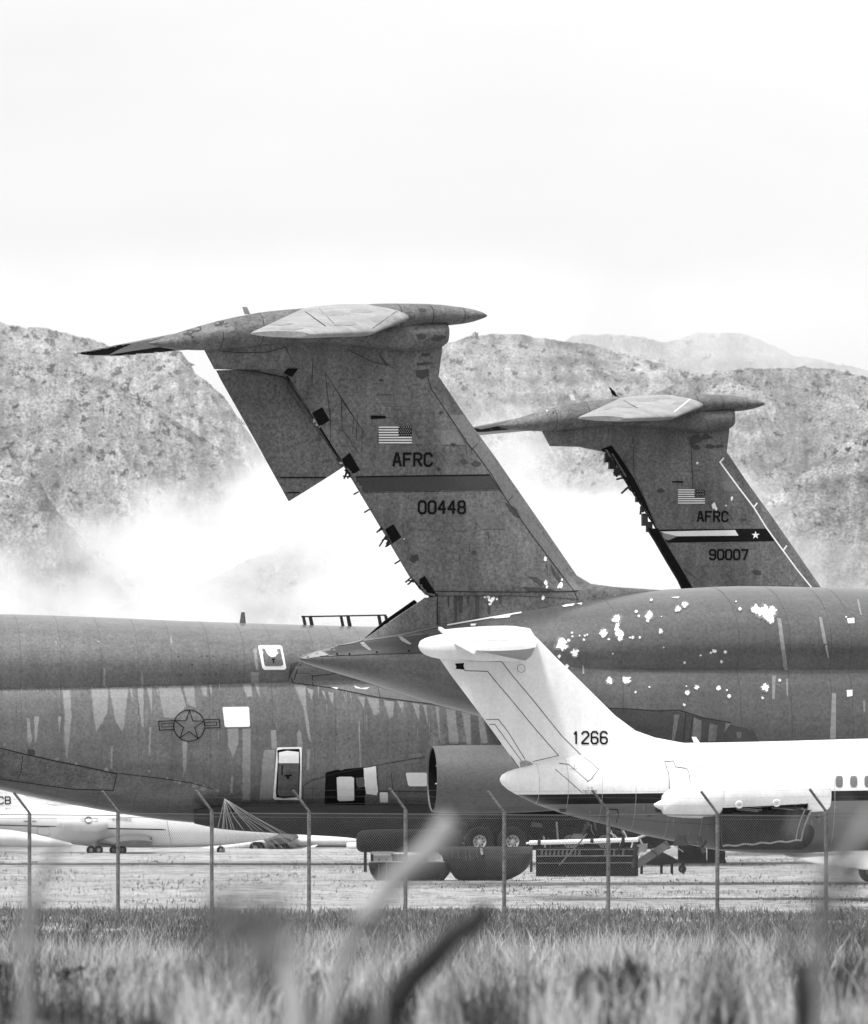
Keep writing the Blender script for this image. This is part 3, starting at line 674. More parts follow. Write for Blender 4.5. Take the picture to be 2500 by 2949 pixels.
tx = MB(); flag(pt, tx, *z2((962,56))[0], *z2((1148,150))[0], *z2((1073,106))[0]); tx.build('flag', rootA)
pt.line(rud, z2((388,343),(690,343)), 4, M['black'], .014); pt.line(rud, z2((432,428),(548,427)), 4, M['black'], .014)
pt.line(rud, z1((885,345),(975,485)), 5, M['recess_shade'], .014); pt.line(rud, z1((1020,555),(1095,675)), 5, M['recess_shade'], .014)
pt.line(rud, z1((880,385),(945,480),(1080,660)), 1.3, M['line'], .012)
pt.line(oF, z1((885,345),(1095,675)), 3, M['recess_shade'], .014)
rud.build('rudder', rootA, 45); P['fair_mb'].build('tail_fairing', rootA, 45)
sl = MB()
for dv in (.35,):
    pp = [A.pt(*q_, dv) for q_ in z2((1165,1034),(1180,1050),(1010,1165),(885,1252),(1000,1150))]; pb = [q_+Vector((0, .12, 0)) for q_ in pp]
    sl.add(pp+pb, [(0,1,2,3,4),(9,8,7,6,5)]+[(i, (i+1) % 5, 5+(i+1) % 5, 5+i) for i in range(5)], M['recess_shade'])
sl.build('fairing_plate', rootA)
# top fairing with its little aerials
ft = P['fair_top_mb']; f0 = ft.build('tmp', rootA); pf = Painter(A, [f0]); bpy.data.objects.remove(f0)
pf.paint(ft, [blob(*z1((x, y))[0], r, sx=1.5) for x, y, r in ((1435,75,6),(1430,180,9),(1490,188,10),(1515,185,6),(480,165,10),(520,150,9),(610,128,10),(640,135,6),(500,185,3))], M['dirt'], .010)
pf.paint(ft, [blob(*z1((x, y))[0], r, sx=1.9) for x, y, r in ((570,150,14),(640,150,12),(1560,100,10),(1300,110,8))], M['le'], .008)
ft.build('top_fairing', rootA, 45)
ae = MB(); a = A.pt(*z1((811,82))[0], 0); ae.lathe((a.x, 0, a.z-.1), (0, 0, 1), [(0, .07), (.18, .055), (.22, .1), (.3, .1), (.36, .05), (.38, .01)], M['recess_shade'], 12); ae.build('beacon', rootA)
ae = MB(); a = A.pt(*z1((722,92))[0], 0); foil(ae, [((a.x-.09, 0, a.z), (a.x+.12, 0, a.z), Vector((0, .02, 0))), ((a.x-.17, 0, a.z+.25), (a.x, 0, a.z+.25), Vector((0, .012, 0)))], M['pale_toplit'], 6); ae.build('aerial', rootA)
for k in ('stab_near', 'stab_far'):
    mb = P[k]
    if k == 'stab_far':
        s0 = mb.build('tmp', rootA); ps = Painter(A, [s0]); bpy.data.objects.remove(s0)
        zf = lambda *p: [(220+x/3.528, 860+y/3.528) for x, y in p]
        ps.paint(mb, [zf((0,560),(200,500),(380,478),(560,458),(430,515),(330,568),(150,572)), zf((330,572),(560,530),(850,488),(1015,520),(760,556),(500,578))], M['recess_shade'], .012, 4)  # dark underside shade of the far stabiliser painted on as black patches
    if k == 'stab_near':
        s0 = mb.build('tmp', rootA); ps = Painter(A, [s0]); bpy.data.objects.remove(s0)
        ps.line(mb, z1((945,72),(1040,140)), 2, M['line'], .01); ps.line(mb, z1((1015,70),(1075,130)), 1, M['line'], .01); ps.line(mb, z1((1330,80),(1230,150)), 1.2, M['line'], .01)
        ps.paint(mb, [blob(*z1((x, y))[0], r, sx=3, sy=.5) for x, y, r in ((850,130,12),(1080,90,14),(1180,80,10),(1280,110,16),(1330,120,10),(900,150,10),(1120,130,12))], M['streak'], .008)
    mb.build('stabiliser', rootA, 45)
# fuselage A
hA = Hull(A, [(862,1893,1894,1899,.04,0),(880,1884,1893,1910,.3,0),(935,1870,1895,1928,.7,0),(1050,1840,1900,1962,1.3,0),(1150,1818,1905,1995,1.8,0),(1262,1797,1912,2030,2.2,.1),(1382,1778,1920,2062,2.55,.25),(1500,1757,1925,2108,2.85,.5),(1650,1731,1928,2180,3.15,.8),(1800,1708,1930,2250,3.35,1),(1950,1696,1930,2310,3.5,1),(2150,1688,1930,2350,3.6,1),(2500,1695,1930,2375,3.65,1),(3400,1712,1935,2380,3.65,1)])
mb = MB(); hA.mesh(mb, M['hull_grey'], 110); h0 = mb.build('tmp', rootA); ph = Painter(A, [h0]); bpy.data.objects.remove(h0)
for x in (1790, 2120, 2265, 2383, 2440): hA.seam(mb, A.pt(x, 1900, -3).x, M['dirt'], .007, .006)
L1 = [(35,405,30),(20,470,8),(65,525,10),(108,450,20),(75,382,8),(92,340,6),(95,360,5),(135,355,4),(160,378,6),(165,355,5),(178,350,5),(270,340,20),(345,260,22),(350,295,10),(345,315,12),(360,345,22),(300,375,6),(365,372,14),(435,365,8),(420,365,5),(455,220,7),(470,245,6),(475,365,6),(528,240,20),(520,270,8),(593,330,12),(690,205,16),(730,180,16),(540,155,8),(1040,205,9),(895,440,10),(875,450,6),(957,445,9),(935,500,8),(727,505,7),(818,465,5),(1018,163,4),(1130,208,22),(1170,218,32),(1205,240,32),(1222,210,22),(1215,265,18),(305,610,18),(400,605,22),(452,672,7),(530,645,5),(745,675,12),(738,640,4),(797,645,12),(920,650,11),(980,697,9),(967,662,5),(1183,648,20),(1168,705,7),(1263,608,8),(725,745,7),(322,455,4),(598,248,3),(610,420,3),(1640,250,4)]
ph.paint(mb, [blob(*z6((x, y))[0], r/1.96*1.3+.8, 15, .3) for x, y, r in L1], M['mid_streak'], .017, 6)
ph.paint(mb, [blob(*z6((x, y))[0], r/1.96, 17, .45) for x, y, r in L1], M['chip'], .022, 6)
ph.paint(mb, [z6((1645,258),(1685,255),(1687,285),(1650,286)), z6((1642,662),(1675,660),(1675,695),(1645,700))], M['chip'], .022)
ph.paint(mb, [z6((1250,255),(1272,258),(1312,550),(1288,550)), z6((1485,250),(1502,250),(1532,400),(1512,400)), z6((1222,580),(1242,580),(1237,715),(1222,715)), z6((1560,680),(1582,680),(1582,935),(1548,935)), z6((150,520),(160,520),(162,570),(152,570)), z6((1735,720),(1748,720),(1748,790),(1738,780)), z6((1520,410),(1532,405),(1545,480),(1535,480)), z6((1700,150),(1712,150),(1728,240),(1720,240)), z6((1300,600),(1312,600),(1312,700),(1304,690))], M['streak'], .016)
ph.line(mb, [(1290,1801),(1400,1782),(1500,1765)], 4, M['chip'], .018)
ph.paint(mb, [z2((1590,1128),(1640,1118),(1712,1115),(1700,1135),(1620,1142),(1585,1138)), z2((1480,1172),(1512,1170),(1508,1180),(1482,1184)), z6((35,188),(60,180),(110,175),(100,186),(50,194)), z6((120,175),(150,170),(148,182)), z6((290,128),(340,124),(338,134)), z6((650,140),(700,136),(690,146))], M['chip'], .02, 0)
ph.line(mb, z6((270,765),(420,768),(560,778),(700,775),(830,818),(985,845)), 3.5, M['line'], .014)
ph.paint(mb, [z6((300,772),(690,785),(960,850),(1120,890),(1150,960),(560,960),(430,880))], M['dirt'], .010)
ph.paint(mb, [z6((780,815),(825,835),(820,945),(770,945)), z6((870,850),(915,860),(905,950),(860,950)), z6((670,800),(700,800),(670,945),(655,945)), z6((960,845),(990,850),(950,900),(940,940)), z6((1020,900),(1050,895),(1045,930),(1025,935))], M['hull_c'], .016)
ph.line(mb, z6((735,800),(720,950)), 3, M['line'], .018); ph.line(mb, z6((775,800),(755,950)), 2, M['line'], .018)
# tail cone details
ph.paint(mb, [z5((250,232),(430,205),(700,165),(850,150),(860,255),(560,262),(400,268),(290,268))], M['band_dark'], .010)
ph.line(mb, z5((480,186),(690,158),(900,108)), 5, M['le'], .015)
ph.paint(mb, [z5((130,285),(240,243),(290,268),(240,276),(160,288))], M['pale_toplit'], .014)
ph.paint(mb, [z5((465,200),(485,195),(530,240),(520,245),(480,220)), z5((680,165),(700,165),(755,205),(745,212),(700,190))], M['pale_toplit'], .02)
for x, y in ((335,262),(405,262),(560,252),(740,245)): ph.paint(mb, [blob(*z5((x, y))[0], 3, 8, .1)], M['black'], .02, 0)
ph.line(mb, z5((240,275),(400,270),(560,263),(860,256)), 1.6, M['line'], .016)
ph.line(mb, z5((250,232),(430,205),(480,188)), 1.6, M['line'], .016)
mb.build('fuselage', rootA, 35)

# ---------------- aircraft B : the smaller looking tail with number 90007
REM = lambda x, y: (2203+(x-1403)*.789, 1163+(y-909)*.789)
B = Frame(2091.75, 452.5, 16.4); Bm = Frame(2091.75, 452.5, 16.4, REM); rootB = B.root('transport_aircraft')
tag(rootB, 'farther grey transport aircraft, T-tail numbered 90007 with its rudder gone and a black starred band', 'aircraft')
P = transport_tail(Bm, rootB, rudder=False); m = P['fin_mb']
f0 = m.build('tmp', rootB); pb = Painter(B, [f0]); bpy.data.objects.remove(f0)
def z3(*p): return [(1350+x/1.68, 1080+y/1.68) for x, y in p]
pb.paint(m, [z3((1255,378),(1420,600),(1560,800),(1720,1025),(1655,1025),(1520,850),(1378,640),(1215,420))], M['tail_grey'], .006)
wl = 4.2
pb.line(m, z3((1252,380),(1215,422),(1300,538),(1378,640),(1440,740),(1520,850),(1590,945),(1655,1025)), wl, M['chip'], .018)
pb.line(m, z3((1378,640),(1412,598)), wl, M['chip'], .018); pb.line(m, z3((1520,850),(1556,800)), wl, M['chip'], .018)
pb.paint(m, [z3((912,748),(1438,743),(1480,803),(948,812))], M['black'], .012)
pb.paint(m, [z3((925,757),(1288,750),(1305,777),(990,780))], M['chip'], .018)
pb.paint(m, [z3((915,757),(1010,780),(948,808),(940,800))], M['streak'], .019)
pb.paint(m, [star(*z3((1387,775))[0], 12)], M['chip'], .018, 0)
pb.paint(m, [z3((640,358),(690,340),(735,400),(800,500),(850,600),(910,745),(955,812),(1080,1035),(1045,1038),(940,870),(870,745),(800,590),(740,480))], M['recess_shade'], .02, 4)
pb.paint(m, [z3((983,514),(1038,513),(1038,521),(984,521))], M['recess_shade'], .02, 0)
for a, b in (((1075,345),(1085,550)),((795,300),(800,480)),((800,480),(905,720)),((1040,280),(1080,340)),((1040,940),(1110,990)),((1110,990),(1060,1030)),((1000,930),(1040,980))): pb.line(m, z3(a, b), 1.4, M['line'], .013)
pb.paint(m, [blob(*z3((x, y))[0], r, 9, .4, 1, 1.4) for x, y, r in ((1186,632,6),(1272,598,4),(1195,645,4),(1105,425,3),(1245,632,2),(1014,932,2.5),(1018,950,2))], M['chip'], .018)
pb.paint(m, [blob(*z3((x, y))[0], r, 9, .3, 1.8, 1) for x, y, r in ((1100,310,12),(1150,300,8),(1165,345,8),(1210,345,6),(1100,350,8),(1395,955,8),(1085,330,6),(930,560,6),(1330,700,5))], M['dirt'], .011)
pb.paint(m, [z3((660,360),(668,358),(760,505),(750,510)), z3((690,380),(696,378),(765,490),(758,494))], M['mid_metal'], .022)
ribs = []
for i in range(12):
    t_ = i/12; x = 650+t_*110; y = 375+t_*150; ribs.append(z3((x-14, y+4), (x+16, y-10), (x+18, y-7), (x-12, y+7)))
pb.paint(m, ribs, M['mid_metal'], .02, 0)
pb.paint(m, [z3((845,688),(862,676),(866,686),(850,696)), z3((840,700),(875,700),(873,706),(845,708))], M['pale_toplit'], .024, 0)
sp3 = [(755,495,715,505),(770,545,738,573),(775,540,755,555),(785,560,770,540),(840,650,830,640),(700,470,718,492),(830,675,835,640)]
spikes(m, B, [(z3((a, b))[0], z3((c, d))[0]) for a, b, c, d in sp3], .045)
for x, y, w_, h_ in ((672,400,44,46),(690,430,40,50),(715,465,36,44),(790,520,30,30),(815,590,24,50),(838,650,20,30),(850,700,40,60),(872,735,40,50),(775,520,22,16)):
    a = B.pt(*z3((x, y))[0]); s_ = w_/1.68*B.d/F/2; t_ = h_/1.68*B.d/F/2; m.box((a.x-s_*.6, -.12, a.z-t_), (a.x+s_*.7, .12, a.z+t_), M['dark_metal'])
fin_panels(pb, m, REM, 9)
m.build('fin', rootB, 45)
tx = MB(); pb.paint(tx, text_polys('AFRC', *z3((1107,662))[0], *z3((1252,708))[0], 1.3, 1.9), M['black'], .022, 0); tx.build('lettering', rootB)
tx = MB(); pb.paint(tx, text_polys('90007', *z3((1166,846))[0], *z3((1348,892))[0], 1.3, 1.8), M['black'], .022, 0); tx.build('serial_number', rootB)
tx = MB(); flag(pb, tx, *z3((1012,553))[0], *z3((1142,622))[0], *z3((1092,590))[0]); tx.build('flag', rootB)
sr = MB(); lf = z3((868,742),(905,800),(960,895),(1020,995),(1042,1042)); rt_ = z3((915,742),(945,800),(1003,895),(1060,995),(1088,1042))
fl = [B.pt(*q, -.16) for q in lf]+[B.pt(*q, -.16) for q in rt_[::-1]]; bk = [p+Vector((0, .32, 0)) for p in fl]; n_ = len(fl)
sr.add(fl+bk, [(i, i+1, n_-2-i, n_-1-i) for i in range(4)]+[(n_+n_-1-i, n_+n_-2-i, n_+i+1, n_+i) for i in range(4)]+[(i, (i+1) % n_, n_+(i+1) % n_, n_+i) for i in range(n_)], M['recess_shade']); sr.build('rear_spar', rootB)
P['fair_mb'].build('tail_fairing', rootB, 45)
ft = P['fair_top_mb']; f0 = ft.build('tmp', rootB); pf = Painter(B, [f0]); bpy.data.objects.remove(f0)
pf.paint(ft, [blob(*z3((x, y))[0], r, sx=2) for x, y, r in ((375,168,4),)], M['chip'], .01)
pf.paint(ft, text_polys('2', *z3((406,176))[0], *z3((414,187))[0], 1.1), M['black'], .012, 0)
ft.build('top_fairing', rootB, 45)
for k in ('stab_near', 'stab_far'):
    mb = P[k]
    if k == 'stab_far':
        s0 = mb.build('tmp', rootB); ps = Painter(B, [s0]); bpy.data.objects.remove(s0)
        ps.paint(mb, [z3((-60,262),(0,248),(60,262),(150,245),(205,262),(80,274),(-60,276))], M['recess_shade'], .012, 4)  # black patch paints in the shaded underside here too
    if k == 'stab_near':
        s0 = mb.build('tmp', rootB); ps = Painter(B, [s0]); bpy.data.objects.remove(s0)
        ps.line(mb, z3((1070,118),(995,178)), 3, M['chip'], .012); ps.line(mb, z3((705,100),(815,160)), 1.5, M['line'], .01)
        ps.paint(mb, [blob(*z3((x, y))[0], r, sx=3, sy=.5) for x, y, r in ((640,160,10),(860,120,12),(940,110,8),(1040,140,10),(760,150,10))], M['streak'], .008)
    mb.build('stabiliser', rootB, 45)
ae = MB(); a = B.pt(*z3((588,112))[0], 0); ae.lathe((a.x, 0, a.z-.05), (0, 0, 1), [(0, .07), (.18, .055), (.22, .1), (.3, .1), (.36, .05), (.38, .01)], M['recess_shade'], 12); ae.build('beacon', rootB)
ae = MB(); a = B.pt(*z3((505,122))[0], 0); foil(ae, [((a.x-.09, 0, a.z), (a.x+.12, 0, a.z), Vector((0, .02, 0))), ((a.x-.17, 0, a.z+.25), (a.x, 0, a.z+.25), Vector((0, .012, 0)))], M['chip'], 6); ae.build('aerial', rootB)
# a bird perched on the farther tail
bd = MB(); a = B.pt(*z3((693,100))[0], 0)
bd.lathe((a.x+.10, 0, a.z+.08), (-.75, 0, 1), [(-.16, .005), (-.1, .04), (0, .085), (.12, .08), (.2, .045), (.24, .05), (.3, .045), (.34, .012)], M['recess_shade'], 12)
bd.tube([(a.x-.13, 0, a.z+.34), (a.x-.2, 0, a.z+.33)], .012, M['recess_shade'], 6, .002); bd.tube([(a.x+.02, -.02, a.z-.05), (a.x+.04, -.02, a.z+.08)], .008, M['recess_shade'], 5); bd.tube([(a.x+.02, .02, a.z-.05), (a.x+.04, .02, a.z+.08)], .008, M['recess_shade'], 5)
bd.tube([(a.x+.15, 0, a.z+.03), (a.x+.33, 0, a.z-.06)], .03, M['recess_shade'], 6, .012)
bo = bd.build('bird', None); bo.location = rootB.location; bo.rotation_euler = rootB.rotation_euler; tag(bo, 'small dark bird perched on top of the farther T-tail', 'bird')
hB = Hull(Bm, [(862,1893,1894,1899,.04,0),(935,1870,1895,1928,.7,0),(1050,1840,1900,1962,1.3,0),(1262,1797,1912,2030,2.2,.1),(1500,1757,1925,2108,2.85,.5),(1800,1708,1930,2250,3.35,1),(2150,1688,1930,2350,3.6,1),(2800,1700,1930,2375,3.65,1)])
mb = MB(); hB.mesh(mb, M['hull_grey'], 70); mb.build('fuselage', rootB, 35)

# ---------------- aircraft C : the long streaked fuselage
C = Frame(545, 417, 9.0); rootC = C.root('transport_aircraft')
tag(rootC, 'long streaked grey fuselage with star roundel, white rimmed door and square white patches', 'aircraft')
hC = Hull(C, [(-520,1790,2000,2110,2.4,.9),(-250,1774,1992,2195,2.9,1),(0,1769,1985,2274,3.2,1),(220,1775,1981,2320,3.4,1),(500,1787,1974,2364,3.55,1),(790,1797,1966,2385,3.6,1),(1100,1805,1960,2395,3.6,1),(1700,1812,1955,2400,3.6,1),(2700,1830,1950,2400,3.6,1)])
mb = MB(); hC.mesh(mb, M['hull_c'], 110); h0 = mb.build('tmp', rootC); pc = Painter(C, [h0]); bpy.data.objects.remove(h0)
for x in (60, 175, 290, 395, 490, 600, 700, 780, 900, 960, 1040, 1110, 1180): hC.seam(mb, C.pt(x, 1960, -3).x, M['dirt'], .005, .006)
ST = [z4((355,565),(395,560),(403,700),(395,820),(378,960),(362,850),(368,700)), z4((515,555),(610,552),(605,690),(545,795),(530,700)), z4((617,550),(725,548),(700,760),(690,795),(655,740)),
 z4((775,552),(808,548),(812,770),(800,770)), z4((830,548),(858,545),(858,710)), z4((895,545),(1015,540),(1050,650),(1000,720),(925,715)), z4((1035,540),(1095,540),(1105,660),(1060,640)), z4((1370,530),(1415,528),(1425,600),(1395,600)),
 z4((1435,525),(1458,525),(1468,610)), z4((155,720),(165,720),(180,850),(165,880),(152,830)), z4((195,712),(220,712),(205,850),(195,860)), z4((1030,850),(1055,850),(1050,1000),(1035,1045)), z4((1285,780),(1345,780),(1345,860),(1315,950),(1290,880)),
 z4((1370,780),(1415,780),(1410,1185),(1368,1185)), z4((1490,900),(1550,900),(1545,1180),(1465,1180)), z4((845,770),(852,770),(848,930),(840,930)), z4((628,880),(636,880),(632,1000),(625,1000)), z4((585,440),(595,440),(592,540),(586,540)), z4((800,440),(812,530),(795,530)),
 z4((732,550),(748,550),(750,640)), z4((1130,540),(1165,540),(1168,600),(1150,590)), z4((1180,535),(1195,535),(1192,600)), z4((885,560),(892,560),(895,600)), z4((330,712),(345,712),(335,800)), z4((570,700),(590,700),(578,765)), z4((1415,460),(1460,460),(1462,520),(1420,520)), z4((1430,330),(1448,330),(1458,450),(1445,440)), z4((960,260),(968,262),(975,310),(965,300)), z4((538,285),(560,285),(572,330),(560,300)), z4((310,290),(322,290),(315,320)), z4((1305,1050),(1318,1050),(1310,1140),(1300,1140)),
 z4((1530,790),(1555,790),(1565,890),(1535,890)), z4((1685,790),(1692,790),(1705,880),(1682,880)), z4((1735,900),(1750,895),(1745,1010),(1732,1010)),
 z5((90,430),(155,445),(160,560),(190,760),(170,740),(145,560)), z5((165,455),(200,465),(190,520)), z5((285,475),(315,480),(310,560)), z5((450,500),(490,505),(485,570)), z5((505,505),(570,515),(572,595),(545,610)), z5((600,525),(655,530),(650,610),(630,625)), z5((675,525),(710,530),(705,600)), z5((760,540),(800,545),(795,640)), z5((820,550),(840,550),(845,660)), z5((890,560),(910,560),(915,760)), z5((950,570),(1000,580),(1020,760),(970,760)), z5((1040,590),(1085,600),(1090,770),(1070,770)), z5((1130,600),(1160,605),(1185,760),(1150,765)), z5((455,640),(462,640),(470,900),(463,900)), z5((110,700),(130,700),(140,790),(112,790)), z5((370,490),(378,490),(390,550)), z5((405,485),(415,485),(415,540)), z5((250,470),(262,470),(275,530))]
# split every streak into ragged strands so the edges look washed down rather than cut out
def ragged(p):
    q = []
    for a, b in zip(p, p[1:]+p[:1]):
        n = max(1, int(math.hypot(b[0]-a[0], b[1]-a[1])/9))
        for i in range(n):
            t_ = i/n; q.append((a[0]+(b[0]-a[0])*t_+random.uniform(-.9, .9), a[1]+(b[1]-a[1])*t_+random.uniform(-.9, .9)))
    return q
def grow(p, e):
    cx_ = sum(q[0] for q in p)/len(p); return [(x+(e if x > cx_ else -e), y+(e*2 if y > p[0][1]+20 else 0)) for x, y in p]
pc.paint(mb, [ragged(grow(p, 2.2)) for p in ST], M['mid_streak'], .0105)
pc.paint(mb, [ragged(p) for p in ST], M['streak'], .012)
fine = []
for i in range(70):
    x = random.uniform(0, 1240); y = 1985-(x/850*20 if x < 850 else 20-(x-850)*.16)+random.uniform(-2, 3); l_ = random.expovariate(1/22)+8; w_ = random.uniform(1.2, 4)
    fine.append([(x, y), (x+w_, y), (x+w_*.6, y+l_)])
for i in range(40):
    x = random.uniform(0, 1240); y = random.uniform(2010, 2200); l_ = random.uniform(12, 60); fine.append([(x, y), (x+2.2, y+l_*.3), (x+1.2, y+l_)])
pc.paint(mb, fine[::2], M['streak'], .0102, 0); pc.paint(mb, fine[1::2], M['mid_streak'], .0096, 0)
dk = []
for i in range(26):
    x = random.uniform(0, 1240); y = random.uniform(1880, 2150); l_ = random.uniform(20, 90); dk.append([(x, y), (x+2.5, y+l_*.3), (x+1.2, y+l_)])
dk += [z5((860,680),(960,650),(950,770),(860,790)), z5((1040,600),(1065,760),(1020,765),(1010,640)), z5((200,880),(330,830),(560,780),(830,740),(1230,700),(1240,770),(830,800),(560,850),(200,920))]
pc.paint(mb, dk[:-1], M['tail_grey'], .009)
# wing-root fillet panel on the upper right
pc.paint(mb, [z5((75,385),(100,330),(190,330),(330,375),(560,450),(880,540),(1000,565),(560,505),(300,452),(90,425))], M['le'], .014)
pc.line(mb, z5((75,400),(90,425),(300,452),(560,505),(880,545),(1050,580)), 2.2, M['line'], .018)
pc.line(mb, z5((90,410),(110,350),(130,320)), 2.5, M['line'], .018); pc.line(mb, z5((190,330),(198,440)), 2, M['line'], .018); pc.line(mb, z5((195,385),(330,372)), 2, M['line'], .018)
pc.line(mb, z5((100,368),(180,370)), 1.4, M['line'], .018); pc.line(mb, z5((565,450),(578,510)), 1.4, M['line'], .018)
pc.paint(mb, [z5((430,440),(470,455),(520,450),(500,462),(440,455)), z5((300,450),(340,452),(335,462))], M['chip'], .02, 0)
pc.paint(mb, [z4((1640,415),(1690,400),(1640,480),(1625,515))], M['dirt'], .016)
# aft ramp edge
pc.line(mb, z4((-20,885),(120,920),(300,960),(450,990),(660,1035)), 3, M['line'], .015)
pc.line(mb, z4((660,1035),(640,1128)), 2.5, M['line'], .015); pc.line(mb, z4((128,935),(120,1020),(100,1065)), 2.2, M['line'], .015)
pc.line(mb, z4((-20,1062),(100,1078),(400,1120),(640,1130)), 2.5, M['line'], .015)
pc.paint(mb, [z4((-40,895),(120,925),(300,965),(655,1040),(640,1125),(400,1118),(100,1075),(-40,1062))], M['tail_grey'], .010)
pc.line(mb, z4((680,1035),(900,1060),(1075,1085),(1200,1120)), 2, M['line'], .015)
pc.paint(mb, [blob(*z4((x, y))[0], r, 9, .3) for x, y, r in ((322,952,6),(430,978,5),(842,1020,4),(1150,1115,9),(1100,1100,8),(1226,1130,5),(1015,1080,6),(990,1075,5),(945,1060,3),(25,870,4),(600,1012,7),(268,1000,2))], M['streak'], .013)
pc.paint(mb, [z4((155,895),(195,900),(198,930),(158,928))], M['dirt'], .018)
for x, y in ((1008,376),(1085,420),(1138,372),(1168,372),(1278,420),(1335,370),(1025,476),(1157,474),(1220,470),(1352,468),(1203,372)): pc.paint(mb, [blob(*z4((x, y))[0], 1.8, 7, .1)], M['black'], .014, 0)
for x, y in ((330,718),(400,738),(263,742),(267,850),(405,842)): pc.paint(mb, [blob(*z5((x, y))[0], 1.8, 7, .1)], M['black'], .014, 0)
# lower right: dark burnt panels, peeled paint
pc.paint(mb, [z5((270,930),(330,915),(490,900),(495,1140),(262,1140))], M['recess_shade'], .012)
pc.paint(mb, [z5((490,1065),(560,1060),(640,1050),(850,1035),(860,1140),(495,1140))], M['tail_grey'], .012)
pc.paint(mb, [ragged(z5((485,905),(552,895),(566,1035),(560,1060),(500,1050),(490,1000)))], M['chip'], .016)
pc.paint(mb, [ragged(z5((440,960),(485,955),(490,1010),(450,1020)))], M['mid_metal'], .014)
pc.paint(mb, [z5((590,855),(690,840),(700,860),(600,872)), z5((755,830),(815,820),(820,842),(760,850)), z5((700,870),(800,850),(805,870),(720,885)), z5((345,895),(370,893),(372,915),(348,918)), z5((190,940),(220,930),(220,955),(192,962)), z5((232,928),(258,922),(258,945),(234,950)), z5((770,1050),(860,1040),(850,1120),(720,1130))], M['le'], .014)
pc.line(mb, z5((150,1000),(190,975),(330,935),(560,890),(830,840)), 1.6, M['line'], .015); pc.line(mb, z5((560,900),(570,1035),(850,1035)), 1.8, M['line'], .017); pc.line(mb, z5((640,930),(650,1030)), 1.4, M['line'], .017)
pc.line(mb, z5((145,1010),(140,1080)), 1.6, M['line'], .015)
for p_ in (z5((332,958),(350,953),(415,953),(430,960),(431,1082),(425,1088),(345,1090),(337,1080)), z5((722,935),(730,930),(835,930),(846,940),(846,1000),(838,1007),(745,1007),(735,1000)), z5((575,1045),(580,1040),(616,1040),(621,1046),(622,1094),(616,1099),(580,1098),(576,1092)),
           z4((1256,664),(1262,660),(1400,658),(1406,664),(1411,765),(1405,771),(1275,773),(1268,766))):
    pc.paint(mb, [p_], M['chip'], .024)
mb.build('fuselage', rootC, 35)
# emergency hatch, crew door
hb = MB(); pc.paint(hb, [z4((1457,316),(1468,312),(1580,312),(1592,320),(1616,438),(1606,448),(1492,448),(1480,438))], M['chip'], .026)
pc.paint(hb, [z4((1478,332),(1492,330),(1512,365),(1530,378),(1556,375),(1562,335),(1582,332),(1600,420),(1585,428),(1500,428),(1492,420))], M['hull_c'], .034)
pc.paint(hb, [z4((1534,388),(1552,387),(1552,394),(1546,395),(1548,412),(1542,412),(1541,396),(1535,395))], M['black'], .04, 0); hb.build('hatch', rootC)
hb = MB(); pc.paint(hb, [z4((1562,893),(1572,886),(1698,884),(1704,892),(1700,1172),(1692,1182),(1550,1180),(1541,1170))], M['chip'], .026)
pc.paint(hb, [z4((1564,902),(1600,896),(1690,895),(1692,915),(1694,1000),(1688,1165),(1600,1172),(1560,1166),(1556,1140),(1568,960))], M['recess_shade'], .032)
pc.paint(hb, [z4((1574,915),(1620,905),(1686,912),(1687,975),(1572,975))], M['chip'], .04); pc.paint(hb, [z4((1572,978),(1687,976),(1684,1150),(1675,1160),(1575,1160),(1566,1150))], M['mid_metal'], .04)
dh = hb.build('door', rootC); hh = MB(); pc.paint(hh, [z4((1606,1040),(1645,1037),(1646,1047),(1632,1048),(1633,1062),(1618,1063),(1617,1050),(1607,1049)), z4((1588,985),(1596,985),(1594,1045),(1588,1040))], M['black'], .046, 0); hh.build('door_handle', dh)
# star roundel
cx, cy = z4((1068, 764))[0]; rb = MB()
pc.paint(rb, ringpoly(cx, cy, 45, 2.4), M['black'], .026, 0)
pc.paint(rb, segs(star(cx, cy, 44, .02), 2.2, True), M['black'], .030, 0)
pc.paint(rb, segs(z4((895,740),(988,736)), 2.4)+segs(z4((895,740),(900,790)), 2.4)+segs(z4((900,790),(985,786)), 2.4)+segs(z4((912,754),(982,750),(982,770),(914,772)), 1.8, True), M['black'], .028, 0)
pc.paint(rb, segs(z4((1150,731),(1238,728)), 2.4)+segs(z4((1238,728),(1241,776)), 2.4)+segs(z4((1241,776),(1156,778)), 2.4)+segs(z4((1152,746),(1222,744),(1222,762),(1154,762)), 1.8, True), M['black'], .028, 0)
rb.build('roundel', rootC)
